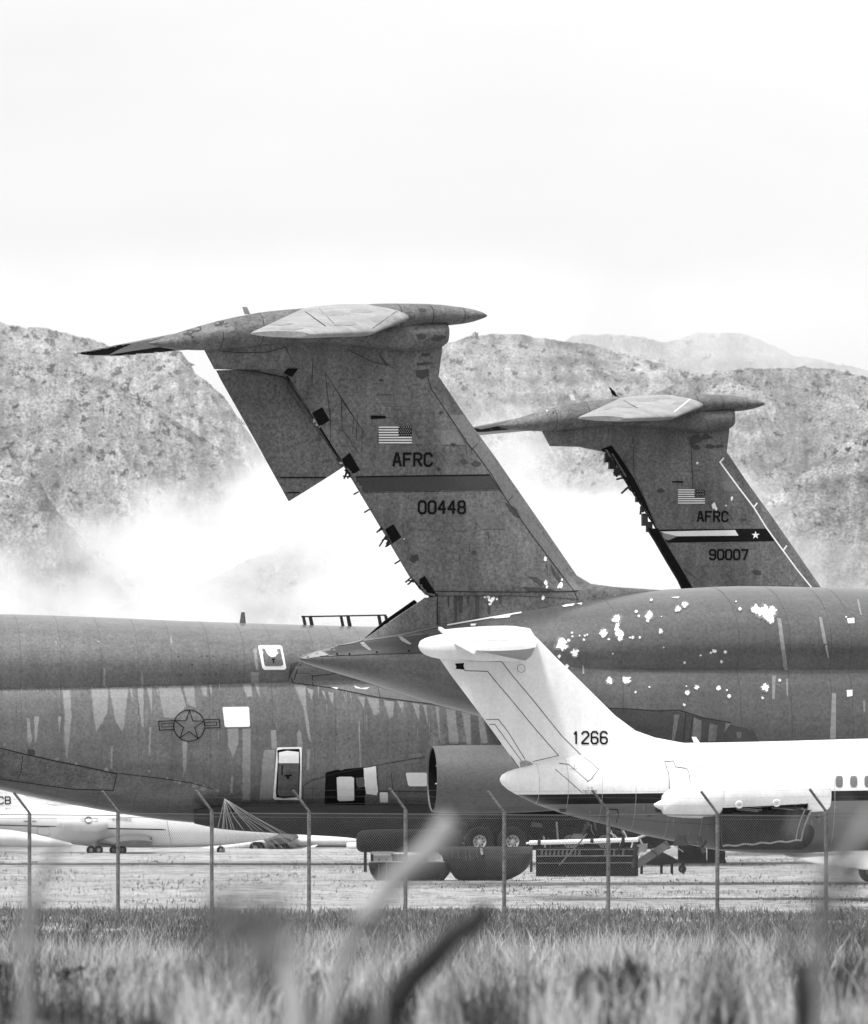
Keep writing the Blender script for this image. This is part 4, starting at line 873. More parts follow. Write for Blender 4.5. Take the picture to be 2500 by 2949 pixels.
# aerials on the spine
ab = MB(); a, b = C.pt(689, 1794, 0), C.pt(709, 1794, 0); c_, d_ = C.pt(695, 1763, 0), C.pt(705, 1763, 0)
foil(ab, [((a.x, 0, a.z-.1), (b.x, 0, b.z-.1), Vector((0, .04, 0))), ((c_.x, 0, c_.z), (d_.x, 0, d_.z), Vector((0, .025, 0)))], M['mid_metal'], 6, te=.5); ab.build('blade_aerial', rootC)
rk = MB()
for x0, x1 in ((525,545),(562,585),(738,757),(775,798),(950,972),(990,1010)):
    a, b, c_, d_ = [C.pt(*z2((x, y))[0]) for x, y in ((x0+10, 1176), (x1+8, 1176), (x0-2, 1124), (x1-6, 1124))]
    for v in (-.25,):
        rk.add([(a.x, v-.03, a.z-.1), (b.x, v-.03, b.z-.1), (d_.x, v-.03, d_.z), (c_.x, v-.03, c_.z), (a.x, v+.03, a.z-.1), (b.x, v+.03, b.z-.1), (d_.x, v+.03, d_.z), (c_.x, v+.03, c_.z)], [(0,1,2,3),(7,6,5,4),(0,4,5,1),(1,5,6,2),(2,6,7,3),(3,7,4,0)], M['dark_metal'])
a, b = C.pt(*z2((525,1129))[0], -.25), C.pt(*z2((1005,1120))[0], -.25); rk.tube([a, b], .03, M['dark_metal'], 8); rk.build('aerial_rack', rootC)
# gear pod, wheels, wing stub, nacelle
gp = MB(); Hull(C, [(560,2330,2350,2372,.2,0),(640,2322,2355,2388,.8,0),(800,2318,2360,2400,1.3,0),(1000,2318,2365,2412,1.4,0),(1200,2318,2372,2446,1.4,0),(1500,2318,2372,2448,1.4,0),(1850,2318,2370,2446,1.3,0),(1990,2325,2360,2420,.6,0),(2030,2350,2360,2370,.05,0)], v0=-2.75, ex=2.6).mesh(gp, M['shade_black'], 50)  # near-black colour puts the hull's shadow onto the pod
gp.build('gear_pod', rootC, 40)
def wheel(fr, parent, px, py, v, r, w_, rim_r, tyre=None):
    c_ = fr.pt(px, py, v); t_ = MB(); h_ = w_/2
    t_.lathe(c_, (0, 1, 0), [(-h_*.7, rim_r), (-h_, rim_r+(r-rim_r)*.3), (-h_*.95, r*.9), (-h_*.6, r*.985), (0, r), (h_*.6, r*.985), (h_*.95, r*.9), (h_, rim_r+(r-rim_r)*.3), (h_*.7, rim_r)], M['rubber'], 32)
    if parent is None: o = t_.build('tyre', None, 50)
    else: o = t_.build('wheel', parent, 50)
    q_ = MB(); q_.lathe(c_, (0, 1, 0), [(-h_*.62, rim_r), (-h_*.78, rim_r*.93), (-h_*.5, rim_r*.82), (-h_*.3, rim_r*.5), (-h_*.35, rim_r*.34), (-h_*.8, rim_r*.3), (-h_*.85, 0)], M['rim'], 28)
    for i in range(8):
        an = i*math.pi/4; e = Vector((math.cos(an), 0, math.sin(an)))*rim_r*.66; q_.lathe(c_+e+Vector((0, -h_*.41, 0)), (0, 1, 0), [(-.01, 0), (-.01, rim_r*.11)], M['recess_shade'], 10)
    q_.build('rim', o, 50); return o
for px, v in ((1290,-4.1),(1380,-4.7),(1475,-4.7),(1640,-4.1),(1740,-4.1)): wheel(C, rootC, px, 2424, v, .60, .42, .275)
wb = MB(); foil(wb, [(C.pt(1330,1935,-2.2), C.pt(2050,1935,-2.2), Vector((0,0,.75))), (C.pt(1470,1975,-12), C.pt(2080,1975,-12), Vector((0,0,.55)))], M['hull_c']); wb.build('wing', rootC)
nb = MB(); c0 = C.pt(1244, 2244, -11); k_ = (C.d-10)/F
u1 = C.pt(1590, 2244, -11).x-c0.x
nb.lathe(c0, (1, 0, 0), [(1.6, .02), (1.6, 80*k_), (0.05, 90*k_)], M['recess_shade'], 48)
nb.lathe(c0, (1, 0, 0), [(0.05, 90*k_), (0, 93*k_), (.03, 95.5*k_), (.8, 98*k_), (u1*.5, 99*k_), (u1*.8, 96*k_), (u1, 92*k_), (u1+.02, 70*k_)], M['nac_grey'], 48)
nb.lathe(c0, (1, 0, 0), [(u1+.01, 91*k_), (u1-.6, 60*k_), (u1-.6, .02)], M['recess_shade'], 32)
for an in (20, 60, 100, 140, 200, 250, 300, 340): e = Vector((0, math.sin(R(an)), math.cos(R(an))))*78*k_; nb.tube([c0+e+Vector((.3, 0, 0)), c0+e*.55+Vector((1.1, 0, 0))], .03, M['alum'], 6)
nb.lathe(c0, (1, 0, 0), [(.35, .1), (.35, .35), (1.5, .5)], M['dark_metal'], 20)
no = nb.build('engine_nacelle', rootC, 40)
pn = MB(); foil(pn, [(C.pt(1440,2165,-11), C.pt(1640,2165,-11), Vector((0,.2,0))), (C.pt(1480,1975,-11), C.pt(1760,1975,-11), Vector((0,.2,0)))], M['hull_c']); pn.build('pylon', rootC)

# struts, hoses and hanging doors round the main gear
def jumble(fr, parent, name, n, x0, x1, y0, y1, v, seed, mats):
    r = random.Random(seed)
    for i in range(n):
        x = r.uniform(x0, x1); y = r.uniform(y0, y1); b_ = MB(); kind = r.random(); mt = M[r.choice(mats)]; vv = v+r.uniform(-.4, .3)
        if kind < .45:
            b_.tube([fr.pt(x, y, vv), fr.pt(x+r.uniform(-26, 26), y+r.uniform(18, 60), vv+r.uniform(-.2, .2))], r.uniform(.02, .07), mt, 8); nm = 'strut'
        elif kind < .75:
            p = [fr.pt(x, y, vv)]
            for k in range(5): x += r.uniform(-3, 12); y += r.uniform(-6, 14); p.append(fr.pt(x, y, vv+r.uniform(-.1, .1)))
            b_.tube(p, r.uniform(.012, .03), mt, 6); nm = 'hose'
        else:
            w_ = r.uniform(12, 44); h_ = r.uniform(10, 34); q = [fr.pt(x, y, vv), fr.pt(x+w_, y+r.uniform(-5, 5), vv-.1), fr.pt(x+w_+r.uniform(-10, 6), y+h_, vv+.15), fr.pt(x+r.uniform(-6, 6), y+h_*r.uniform(.7, 1.1), vv+.1)]
            q2 = [p+Vector((0, .05, 0)) for p in q]; b_.add(q+q2, [(0,1,2,3),(7,6,5,4),(0,4,5,1),(1,5,6,2),(2,6,7,3),(3,7,4,0)], mt); nm = 'gear_door'
        b_.build(nm, parent)
jumble(C, rootC, 'gear', 34, 1240, 1900, 2345, 2420, -4.9, 5, ('dark_metal', 'dark_metal', 'shade_black', 'mid_metal', 'alum'))
# ================================================================ WHITE JETLINER (1266)
D = Frame(1500, 326, 8.0); rootD = D.root('jetliner')
tag(rootD, 'white twin jet airliner numbered 1266 with black stripe, rear engine cowl hanging open', 'airliner')
def scheme_material():
    a, b = D.pt(1600, 2288, -1.6), D.pt(2450, 2277, -1.6); a2 = D.pt(1600, 2317, -1.5); k = (b.z-a.z)/(b.x-a.x)
    m = mat('white, black stripe and grey belly paint', .78, .34, .06, .5, .07, 9, .05, spec=.3); t = m.node_tree; bs = t.nodes['Principled BSDF']; src = bs.inputs['Base Color'].links[0].from_socket
    tc = N(t, 'ShaderNodeTexCoord'); sp = N(t, 'ShaderNodeSeparateXYZ'); t.links.new(tc.outputs['Object'], sp.inputs[0])
    def op(o, x, y):
        n = N(t, 'ShaderNodeMath', operation=o)
        for i, v in enumerate((x, y)):
            if isinstance(v, (int, float)): n.inputs[i].default_value = v
            else: t.links.new(v, n.inputs[i])
        return n.outputs[0]
    s_ = op('SUBTRACT', op('SUBTRACT', sp.outputs['Z'], a.z), op('MULTIPLY', op('SUBTRACT', sp.outputs['X'], a.x), k))
    below = op('LESS_THAN', s_, 0.0); belly = op('LESS_THAN', s_, -(a.z-a2.z))
    f = op('ADD', op('SUBTRACT', 1.0, below), op('ADD', op('MULTIPLY', op('SUBTRACT', below, belly), .010), op('MULTIPLY', belly, .20)))
    t.links.new(op('MULTIPLY', src, f), bs.inputs['Base Color']); return m
M['scheme'] = scheme_material()
hD = Hull(D, [(1440,2241,2244,2249,.04,0),(1446,2231,2244,2259,.22,0),(1462,2222,2244,2273,.42,0),(1495,2211,2250,2292,.7,0),(1560,2195,2255,2322,1.05,0),(1650,2176,2260,2351,1.3,0),(1753,2158,2265,2377,1.47,0),(1845,2147,2270,2403,1.57,0),(1950,2140,2280,2425,1.64,0),(2080,2138,2290,2450,1.67,0),(2260,2134,2295,2460,1.68,0),(2500,2127,2293,2461,1.68,0),(3300,2112,2290,2468,1.68,0)])
mb = MB(); hD.mesh(mb, M['scheme'], 90); h0 = mb.build('tmp', rootD); pd = Painter(D, [h0]); bpy.data.objects.remove(h0)
fn = MB(); V = lambda t: Vector((0, t, 0)); dp = D.pt
foil(fn, [(dp(1262,1828), dp(1520,1812), V(.10)), (dp(1238,1852), dp(1556,1846), V(.17)), (dp(1262,1890), dp(1597,1889), V(.2)), (dp(1300,1945), dp(1655,1945), V(.22)), (dp(1387,2061), dp(1772,2061), V(.26)), (dp(1430,2120), dp(1830,2104), V(.28)), (dp(1468,2173), dp(1886,2124), V(.3)), (dp(1499,2217), dp(1960,2138), V(.32)), (dp(1560,2245), dp(2060,2150), V(.34))], M['white'], te=.2)
f0 = fn.build('tmp', rootD); pg = Painter(D, [f0]); ph2 = Painter(D, [f0]); bpy.data.objects.remove(f0)
for pts, w_ in ((z5((1055,355),(1185,360),(1212,395),(1310,510),(1450,680),(1585,835)), 2.4), (z5((1265,305),(1312,368),(1440,520),(1600,720),(1720,840)), 2.4), (z5((1175,632),(1245,630),(1300,700),(1395,855)), 2.2), (z5((1195,660),(1225,658),(1380,870)), 2.0), (z5((1585,835),(1440,868)), 2), (z5((1310,830),(1370,912),(1440,880)), 2.2), (z5((1060,320),(1062,355)), 2), (z5((960,290),(1090,300),(1265,305)), 2)): pg.line(fn, pts, w_*.8, M['dirt'], .010)
pg.paint(fn, [z5((1000,316),(1052,312),(1048,330),(1056,350),(1005,345),(1008,330))], M['black'], .012)
pg.paint(fn, [z5((1365,870),(1400,860),(1430,872),(1438,890),(1370,905))], M['pale_toplit'], .012)
fn.build('fin', rootD, 45)
tx = MB(); pg.paint(tx, text_polys('1266', *z6((98,897))[0], *z6((290,963))[0], 1.0, 1.8), M['black'], .018, 0); tx.build('serial_number', rootD)
pd.paint(mb, text_polys('161266', *z6((156,1226))[0], *z6((232,1243))[0], .8, 1.4), M['dirt'], .014, 0)
pd.paint(mb, text_polys('C-9', *z6((182,1208))[0], *z6((208,1218))[0], .7, 1.4), M['dirt'], .014, 0)
for pts in (z6((150,1035),(200,1070),(242,1108)), z6((242,1110),(200,1165),(180,1178)), z6((20,1075),(75,1082),(130,1130),(182,1175)), z6((0,1110),(60,1160),(150,1240)), z6((615,1065),(630,1110),(640,1140),(642,1225)), z6((615,1065),(665,1062),(678,1095),(740,1105),(752,1125),(760,1180))): pd.line(mb, pts, 1.6, M['dirt'], .012)
pd.line(mb, [(2280, 2236), (2259, 2234)], 1.2, M['dirt'], .012)
for y in (2390,):
    pd.line(mb, [(1755,2330),(1778,2331),(1782,2345),(1776,2368)], 3, M['line'], .012)
for x in (1560, 1640, 1735, 1830, 1925, 2020, 2110, 2200, 2290, 2400): hD.seam(mb, D.pt(x, 2240, -1.4).x, M['white_line'], .006, .004)
pd.line(mb, [(1640, 2215), (1900, 2209), (2200, 2205), (2500, 2200)], 1.2, M['white_line'], .007); pd.line(mb, [(1600, 2345), (1760, 2352), (1900, 2366), (2060, 2375)], 1.3, M['dirt'], .008)
gr_ = []
for i in range(60):
    x = random.uniform(1520, 2500); y = random.choice((random.uniform(2150, 2270), random.uniform(2320, 2400))); l_ = random.uniform(6, 34); gr_.append([(x, y), (x+random.uniform(1, 3), y), (x+1.2, y+l_)])
pd.paint(mb, gr_, M['white_line'], .009, 0)
pd.paint(mb, [blob(random.uniform(1560, 2480), random.uniform(2322, 2440), random.uniform(3, 8), 11, .5, 1.8, .8) for _ in range(9)], M['dirt'], .008)
mb.build('fuselage', rootD, 45)
for px in (2376, 2417, 2458.5, 2500, 2541):
    wm = MB(); W_, H_, cy = 9.2, 15, 2251
    pl = [(px+W_*math.copysign(abs(math.cos(a))**.6, math.cos(a)), cy+H_*math.copysign(abs(math.sin(a))**.6, math.sin(a))) for a in [2*math.pi*i/20 for i in range(20)]]
    pl2 = [(px+(x-px)*1.22, cy+(y-cy)*1.14) for x, y in pl]
    pd.paint(wm, [pl2], M['pale_toplit'], .010, 0); pd.paint(wm, [pl], M['glass'], .018, 0)
    if wm.v: wm.build('window', rootD)
am = MB(); a, b = D.pt(2000, 2143, 0), D.pt(2018, 2142, 0); c_, d_ = D.pt(1992, 2122, 0), D.pt(2005, 2122, 0)
foil(am, [(tuple(a), tuple(b), Vector((0, .03, 0))), (tuple(c_), tuple(d_), Vector((0, .02, 0)))], M['white'], 6, te=.6); am.build('blade_aerial', rootD)
# T-tail bullet and stabiliser
bm_ = MB(); Hull(D, [(1205,1858,1860,1863,.03,0),(1210,1847,1860,1873,.15,0),(1222,1839,1862,1884,.27,0),(1245,1832,1863,1893,.38,0),(1280,1826,1865,1899,.45,0),(1340,1826,1868,1904,.48,0),(1430,1838,1872,1908,.42,0),(1500,1852,1880,1906,.36,0),(1520,1862,1883,1900,.22,0),(1530,1872,1882,1890,.04,0)], ex=2.1).mesh(bm_, M['white'], 50); bm_.build('tail_bullet', rootD, 45)
sm = MB(); W = lambda t: Vector((0, 0, t))
foil(sm, [(dp(1282,1814,5.4), dp(1490,1805,5.4), W(.07)), (dp(1305,1828,2.2), dp(1528,1812,2.2), W(.12)), (dp(1325,1842,0), dp(1540,1832,0), W(.14)), (dp(1350,1860,-2.6), dp(1546,1850,-2.6), W(.11)), (dp(1372,1872,-5.4), dp(1543,1863,-5.4), W(.07))], M['white'], te=.2)
s0 = sm.build('tmp', rootD); ps = Painter(D, [s0]); bpy.data.objects.remove(s0)
def zD(*p): return [(1180+x/4.2, 1780+y/4.2) for x, y in p]
ps.line(sm, zD((680,245),(800,215),(1000,195),(1180,162),(1290,158),(1380,190),(1440,240),(1468,300)), 1.6, M['pale_toplit'], .008); ps.line(sm, zD((720,290),(900,275),(1100,270),(1380,285)), 1.0, M['pale_toplit'], .008)
sm.build('stabiliser', rootD, 45)
sm = MB(); foil(sm, [(dp(1342,1862,-.5), dp(1514,1902,-.5), W(.03)), (dp(1356,1868,-2.4), dp(1530,1890,-2.4), W(.03)), (dp(1374,1874,-5.3), dp(1541,1866,-5.3), W(.02))], M['belly_shade_grey'], te=.5); sm.build('stabiliser_shade', rootD, 45)  # added wedge; shade below the near stabiliser put into its grey colour
sm = MB(); foil(sm, [(dp(1262,1810,5.4), dp(1279,1814,5.4), W(.06)), (dp(1303,1846,0), dp(1322,1842,0), W(.07)), (dp(1362,1880,-5.5), dp(1371,1873,-5.5), W(.05))], M['white'], 8, te=.7); sm.build('elevator', rootD, 45)
sm = MB(); c_ = dp(1501, 1925, -.32)
sm.lathe(c_, (0, 1, 0), [(0, .135), (-.015, .135), (-.015, .115), (0, .115)], M['pale_toplit'], 24); sm.build('access_ring', rootD)
# rear engine: aft cone, cowl, intake ring, open lower door
EV = -2.75; ep = lambda x, y: D.pt(x, y, EV)
en = MB(); kD = (D.d+EV)/F
Hull(D, [(1883,2315,2318,2321,.03,0),(1900,2306,2318,2331,.18,0),(1913,2300,2318,2336,.24,0)], v0=EV).mesh(en, M['white'], 12)
Hull(D, [(1908,2290,2318,2340,.3,0),(1914,2284,2318,2347,.42,0),(1935,2270,2315,2352,.52,0),(2000,2252,2305,2356,.6,0),(2022,2248,2303,2356,.62,0)], v0=EV).mesh(en, M['white'], 24)
Hull(D, [(2020,2240,2298,2352,.63,0),(2060,2234,2292,2350,.66,0),(2074,2232,2290,2342,.66,0)], v0=EV).mesh(en, M['white'], 12)
eng = en.build('engine', rootD, 45)
cw = MB(); c0 = ep(2072, 2290); c1 = ep(2322, 2279); ax = (c1-c0); Ln = ax.length
cw.lathe(c0, ax, [(0, 57*kD), (.05, 59*kD), (Ln*.5, 59*kD), (Ln, 57*kD), (Ln, 54*kD), (0, 54*kD)], M['white'], 40, arc=(R(-108), R(128)))
for f_ in (.19, .62):
    q_ = c0+ax*f_; cw.lathe(q_+Vector((0, -54*kD, -28*kD)), (0, -.9, -.4), [(0, .13), (.06, .12), (.06, .05), (0, .05)], M['chip'], 16)
cw.build('upper_cowl', eng, 45)
core = MB(); core.lathe(c0, ax, [(0, .02), (0, 40*kD), (Ln*.3, 44*kD), (Ln, 46*kD), (Ln, .02)], M['dark_metal'], 32)
for f_ in (.15, .35, .55, .8): core.lathe(c0+ax*f_, ax, [(0, 40*kD), (.02, 50*kD), (.1, 50*kD), (.12, 40*kD)], M['dark_metal'], 32)
for i in range(14):
    f_ = random.random(); y_ = random.uniform(20, 50)*kD; core.tube([c0+ax*f_+Vector((0, -42*kD, -y_)), c0+ax*min(1, f_+.25)+Vector((0, -44*kD, -y_-.1)), c0+ax*min(1, f_+.3)+Vector((0, -40*kD, -y_+.2))], .025, random.choice((M['mid_metal'], M['dark_metal'])), 6)
core.build('engine_core', eng, 45)
rg_ = MB(); a = ep(2318, 2281); b = ep(2386, 2279); ax2 = b-a; l2 = ax2.length
rg_.lathe(a, ax2, [(0, 57*kD), (.02, 58.5*kD), (l2*.4, 58.5*kD), (l2*.75, 57*kD), (l2*.93, 53*kD), (l2, 48*kD), (l2*.95, 43*kD), (l2*.6, 41*kD), (.1, 41*kD), (.1, .02)], M['white'], 44); rg_.build('intake_ring', eng, 45)
# pylon between engine and hull
py_ = MB(); foil(py_, [(D.pt(1935,2266,-1.3), D.pt(2300,2262,-1.3), W(.16)), (D.pt(1940,2270,-2.3), D.pt(2280,2266,-2.3), W(.14))], M['white']); py_.build('pylon', rootD)
# open lower door: curved sheet hanging below the cowl
dr = MB(); nu, nv_ = 26, 16
def door(u, t, off=0.0):
    top = Vector(D.pt(2074+u*(2330-2074), 2341-u*9+2*math.sin(u*20), EV)); bot = Vector(D.pt(2086+u*(2312-2086), 2437-u*17, EV)); p_ = top.lerp(bot, t); p_.y += -.30+.62*math.sin(t*math.pi*.62)*(1)-off; return p_
for off, mt, fl in ((0, 'dark_metal', 1), (-.05, 'belly_shade_grey', 0)):
    vs = [door(i/nu, j/nv_, off) for i in range(nu+1) for j in range(nv_+1)]
    dr.add(vs, [(i*(nv_+1)+j, (i+1)*(nv_+1)+j, (i+1)*(nv_+1)+j+1, i*(nv_+1)+j+1) for i in range(nu) for j in range(nv_)], M[mt], True)
for i in range(1, 10): dr.tube([door(i/10, j/8, .03) for j in range(9)], .022, M['dark_metal'], 6)
dr.tube([door(i/nu, 1, .02)+Vector((0, 0, .02*math.sin(i*1.1))) for i in range(nu+1)], .028, M['alum'], 8); dr.tube([door(1, j/10, .02) for j in range(11)], .03, M['alum'], 8); dr.tube([door(.93, j/10, .03) for j in range(11)], .018, M['alum'], 8)
dr.build('open_cowl_door', eng, 60)
dk_ = MB(); Hull(D, [(2316,2380,2408,2436,.25,0),(2322,2374,2406,2440,.4,0),(2334,2376,2400,2428,.36,0),(2342,2384,2396,2410,.2,0)], v0=EV+.3).mesh(dk_, M['recess_shade'], 12); Hull(D, [(2060,2345,2390,2442,.2,0),(2075,2340,2390,2446,.3,0),(2310,2380,2410,2447,.3,0),(2325,2390,2410,2440,.1,0)], v0=EV+.75).mesh(dk_, M['dark_metal'], 14); dk_.build('engine_cradle', eng, 45)
# wing root flap, gear
wg = MB(); foil(wg, [(D.pt(2258,2462,-1.2), D.pt(3000,2452,-1.2), W(.14)), (D.pt(2345,2484,-4.2), D.pt(2960,2470,-4.2), W(.16)), (D.pt(2492,2503,-7), D.pt(2960,2480,-7), W(.12))], M['white'], te=.15); wg.build('wing', rootD, 45)
for v in (-2.2, -2.75): wheel(D, rootD, 2506, 2508, v, .36, .26, .16)
lg = MB(); lg.tube([D.pt(2506, 2470, -2.5), D.pt(2506, 2508, -2.5)], .09, M['alum'], 10); lg.build('gear_leg', rootD)

jumble(D, rootD, 'gear', 16, 1770, 2060, 2400, 2440, -2.0, 8, ('dark_metal', 'shade_black', 'mid_metal', 'alum', 'shade_black'))

# ================================================================ SMALL WHITE JETS UNDER THE FUSELAGE C
E = Frame(100, 461, 6.0); rootE = E.root('training_jet'); tag(rootE, 'small white training jet with CB on its fin, parked under the streaked fuselage', 'training jet')
e = MB(); hE = Hull(E, [(-160,2352,2370,2385,.3,0),(-60,2342,2368,2388,.45,0),(0,2335,2365,2392,.62,0),(100,2324,2365,2408,.85,0),(200,2320,2370,2430,.95,0),(300,2320,2380,2440,1.0,0),(480,2322,2380,2441,1.0,0),(600,2342,2385,2437,.92,0),(680,2362,2395,2430,.8,0),(750,2382,2400,2420,.5,0),(790,2394,2400,2408,.2,0),(800,2398,2401,2404,.04,0)]); hE.mesh(e, M['white'], 60)
h0 = e.build('tmp', rootE); pe_ = Painter(E, [h0]); bpy.data.objects.remove(h0)
pe_.line(e, [(-20,2375),(60,2377.5),(163,2380)], 2.4, M['black'], .02); pe_.paint(e, [[(304,2384),(470,2387),(482,2391),(470,2390.5),(304,2387.5)]], M['black'], .02, 8)
pe_.paint(e, text_polys('AIR', 325, 2356, 343, 2365, .8, 2.2), M['dirt'], .022, 0); pe_.paint(e, text_polys('FORCE', 346, 2356, 379, 2365, .8, 2.2), M['dirt'], .022, 0)
pe_.paint(e, text_polys('940144', 69, 2363, 104, 2367.5, 1.1, 1.4), M['black'], .022, 0)
for pts in ([(108,2382),(140,2381),(144,2402),(136,2408),(112,2403),(107,2396),(108,2382)], [(126,2320),(152,2320),(152,2333),(128,2333),(126,2320)], [(480,2362),(486,2392),(496,2445)]): pe_.line(e, pts, 1.1, M['dirt'], .02)
e.build('fuselage', rootE, 45)
e = MB(); foil(e, [(E.pt(-90,2225), E.pt(0,2225), V(.1)), (E.pt(-60,2285), E.pt(62,2285), V(.12)), (E.pt(-50,2300), E.pt(84,2300), V(.13)), (E.pt(-45,2312), E.pt(108,2312), V(.13)), (E.pt(-40,2338), E.pt(165,2323), V(.14))], M['white'])
h0 = e.build('tmp', rootE); pe_ = Painter(E, [h0]); bpy.data.objects.remove(h0)
pe_.line(e, [(0,2327),(14,2347)], 1.2, M['dirt'], .015); e.build('fin', rootE, 45)
tx = MB(); pe_.paint(tx, text_polys('CB', -5, 2295, 30, 2315, .95, 1.6), M['black'], .02, 0); tx.build('lettering', rootE); tx = MB(); pe_.paint(tx, text_polys('144', 25, 2327, 48, 2337, 1.1, 1.8), M['black'], .02, 0); tx.build('serial_number', rootE); tx = MB(); pe_.paint(tx, text_polys('AF', 16, 2327, 23, 2331, .9, 1.4)+text_polys('94', 16, 2332.5, 23, 2337, .9, 1.4), M['dirt'], .02, 0); tx.build('service_mark', rootE)
e = MB(); Hull(E, [(163,2356,2368,2384,.2,0),(170,2354,2369,2385,.3,0),(178,2355,2370,2384,.3,0),(180,2353,2371,2389,.36,0),(230,2349,2372,2396,.44,0),(280,2349,2373,2397,.46,0),(305,2354,2374,2392,.36,0),(310,2357,2374,2388,.3,0)], v0=-1.35).mesh(e, M['white'], 30)
h0 = e.build('tmp', rootE); pe_ = Painter(E, [h0]); bpy.data.objects.remove(h0)
pe_.paint(e, [blob(255,2362.5,11,20,0)], M['dirt'], .015, 0); pe_.paint(e, [star(255,2362.5,10.5)], M['chip'], .02, 0); pe_.line(e, [(235,2359),(246,2360),(246,2366),(235,2365),(235,2359)], 1.0, M['dirt'], .015); pe_.line(e, [(268,2359),(280,2357),(281,2366),(268,2366)], 1.2, M['dirt'], .015); pe_.line(e, [(270,2362),(281,2361.5)], 1.0, M['dirt'], .015)
e.build('engine', rootE, 45)
e = MB(); foil(e, [(E.pt(280,2425,-.7), E.pt(440,2414,-.7), W(.25)), (E.pt(300,2422,-2.2), E.pt(432,2416,-2.2), W(.22)), (E.pt(330,2430,-5), E.pt(440,2428,-5), W(.15))], M['mid_metal']); e.build('wing', rootE, 45)
e = MB(); Hull(E, [(-260,2385,2410,2432,.4,0),(0,2388,2412,2438,.55,0),(90,2400,2418,2440,.5,0),(150,2414,2425,2440,.35,0),(205,2428,2432,2438,.05,0)], v0=-3).mesh(e, M['white'], 20); e.build('wing_tank', rootE, 45)
for px in (262, 284, 328, 352): wheel(E, rootE, px, 2448, -1.2, .2, .16, .09)
for x_, v_ in ((270, -1.2), (340, -1.2), (635, -.2)):
    e = MB(); e.tube([E.pt(x_,2428,v_), E.pt(x_+1,2448,v_)], .05, M['alum'], 8); e.build('gear_leg', rootE)
wheel(E, rootE, 636, 2448, -.2, .18, .12, .08)

E2 = Frame(900, 480, 3.0); rootE2 = E2.root('training_jet'); tag(rootE2, 'white low jet fuselage just seen beneath the streaked hull, right of the black wheels', 'training jet')
e = MB(); Hull(E2, [(560,2446,2450,2454,.2,0),(640,2430,2440,2452,.6,0),(760,2405,2425,2448,.9,0),(900,2402,2422,2440,1.0,0),(1100,2401,2422,2440,1.0,0),(1300,2403,2422,2440,1.0,0),(1500,2410,2422,2436,.8,0)]).mesh(e, M['white'], 30); e.build('fuselage', rootE2, 45)
e = MB(); foil(e, [(E2.pt(752,2412,-1), E2.pt(860,2410,-1), W(.25)), (E2.pt(770,2424,-6), E2.pt(840,2420,-6), W(.15))], M['dirt']); e.build('wing', rootE2, 45)
for px in (735, 805): wheel(E2, rootE2, px, 2440, -2.2, .26, .3, .1); wheel(E2, rootE2, px+12, 2440, -1.6, .26, .3, .1)
e = MB(); foil(e, [(E2.pt(870,2446,-3), E2.pt(915,2434,-3), W(.06)), (E2.pt(860,2449,-4), E2.pt(905,2440,-4), W(.05))], M['white']); e.build('tailplane', rootE2, 45)
e = MB(); Hull(E2, [(998,2428,2438,2449,.3,0),(1004,2425,2438,2450,.5,0),(1060,2425,2438,2450,.5,0)], v0=-2.5).mesh(e, M['white'], 10); e.build('wing_tank', rootE2, 45)
# third far jet: only fin top and spine show above the first
E3 = Frame(150, 476, 4.0); rootE3 = E3.root('training_jet'); tag(rootE3, 'pale grey jet mostly hidden behind the CB jet, only its spine showing', 'training jet')
e = MB(); Hull(E3, [(60,2300,2320,2340,.3,0),(90,2290,2315,2350,.8,0),(178,2300,2320,2350,.9,0),(182,2306,2320,2350,.9,0),(260,2318,2330,2350,.8,0)]).mesh(e, M['alum'], 14); e.build('fuselage', rootE3, 40)
e = MB(); foil(e, [(E3.pt(60,2270), E3.pt(84,2270), V(.1)), (E3.pt(60,2300), E3.pt(120,2300), V(.12))], M['alum']); e.build('fin', rootE3, 40)

# ================================================================ FALLEN PARTS AND GEAR ON THE GROUND
def gfr(py, px): return Frame(px, CH*F/(py-HZ), 0)
# small upturned cowl at the left
Q = gfr(2536, 1180); k_ = Q.d/F
def bowl(name, stn, top_mat, mt, label, cat, yaw_fr, w_, rimy):
    root = yaw_fr.root(name); tag(root, label, cat); b_ = MB()
    Hull(yaw_fr, stn, ex=2.5).mesh(b_, mt, 30); b_.build('shell', root, 40)
    t_ = MB(); a, c_ = yaw_fr.pt(stn[1][0]-2, rimy, -w_), yaw_fr.pt(stn[-2][0]+4, rimy, -w_); t_.tube([a, c_], .022, top_mat, 8); t_.build('rim', root); return root
rt = bowl('engine_cowl', [(1062,2484,2488,2494,.5,0),(1066,2483,2500,2512,.6,0),(1086,2483,2510,2536,.66,0),(1180,2483,2510,2538,.68,0),(1272,2483,2510,2538,.66,0),(1292,2484,2500,2518,.6,0),(1303,2486,2490,2498,.5,0)], M['alum'], M['dark_metal'], 'small dark engine cowl half lying belly down, left of the larger one', 'engine cowl', Q, .68, 2482)
s_ = MB()
for x in (1090, 1112, 1140, 1165, 1188): s_.lathe(Q.pt(x, 2500, 0), (1, 0, 0), [(0, .05), (0, .72), (.04, .72), (.04, .05)], M['mid_metal'] if x % 3 else M['dark_metal'], 24, arc=(R(60), R(300)))
s_.build('stiffener', rt, 50)
bx = MB()
for i, (x0, x1, y0, y1) in enumerate(((1076,1130,2463,2481),(1134,1168,2460,2481),(1172,1215,2463,2481))):
    a, b = Q.pt(x0, y1, 0), Q.pt(x1, y0, 0); bx.box((a.x, -.4, a.z), (b.x, .3, b.z), M['mid_metal'] if i % 2 else M['alum'])
a, b = Q.pt(1070, 2460, 0), Q.pt(1135, 2453, 0); bx.box((a.x, -.45, a.z), (b.x, .35, b.z), M['alum'])
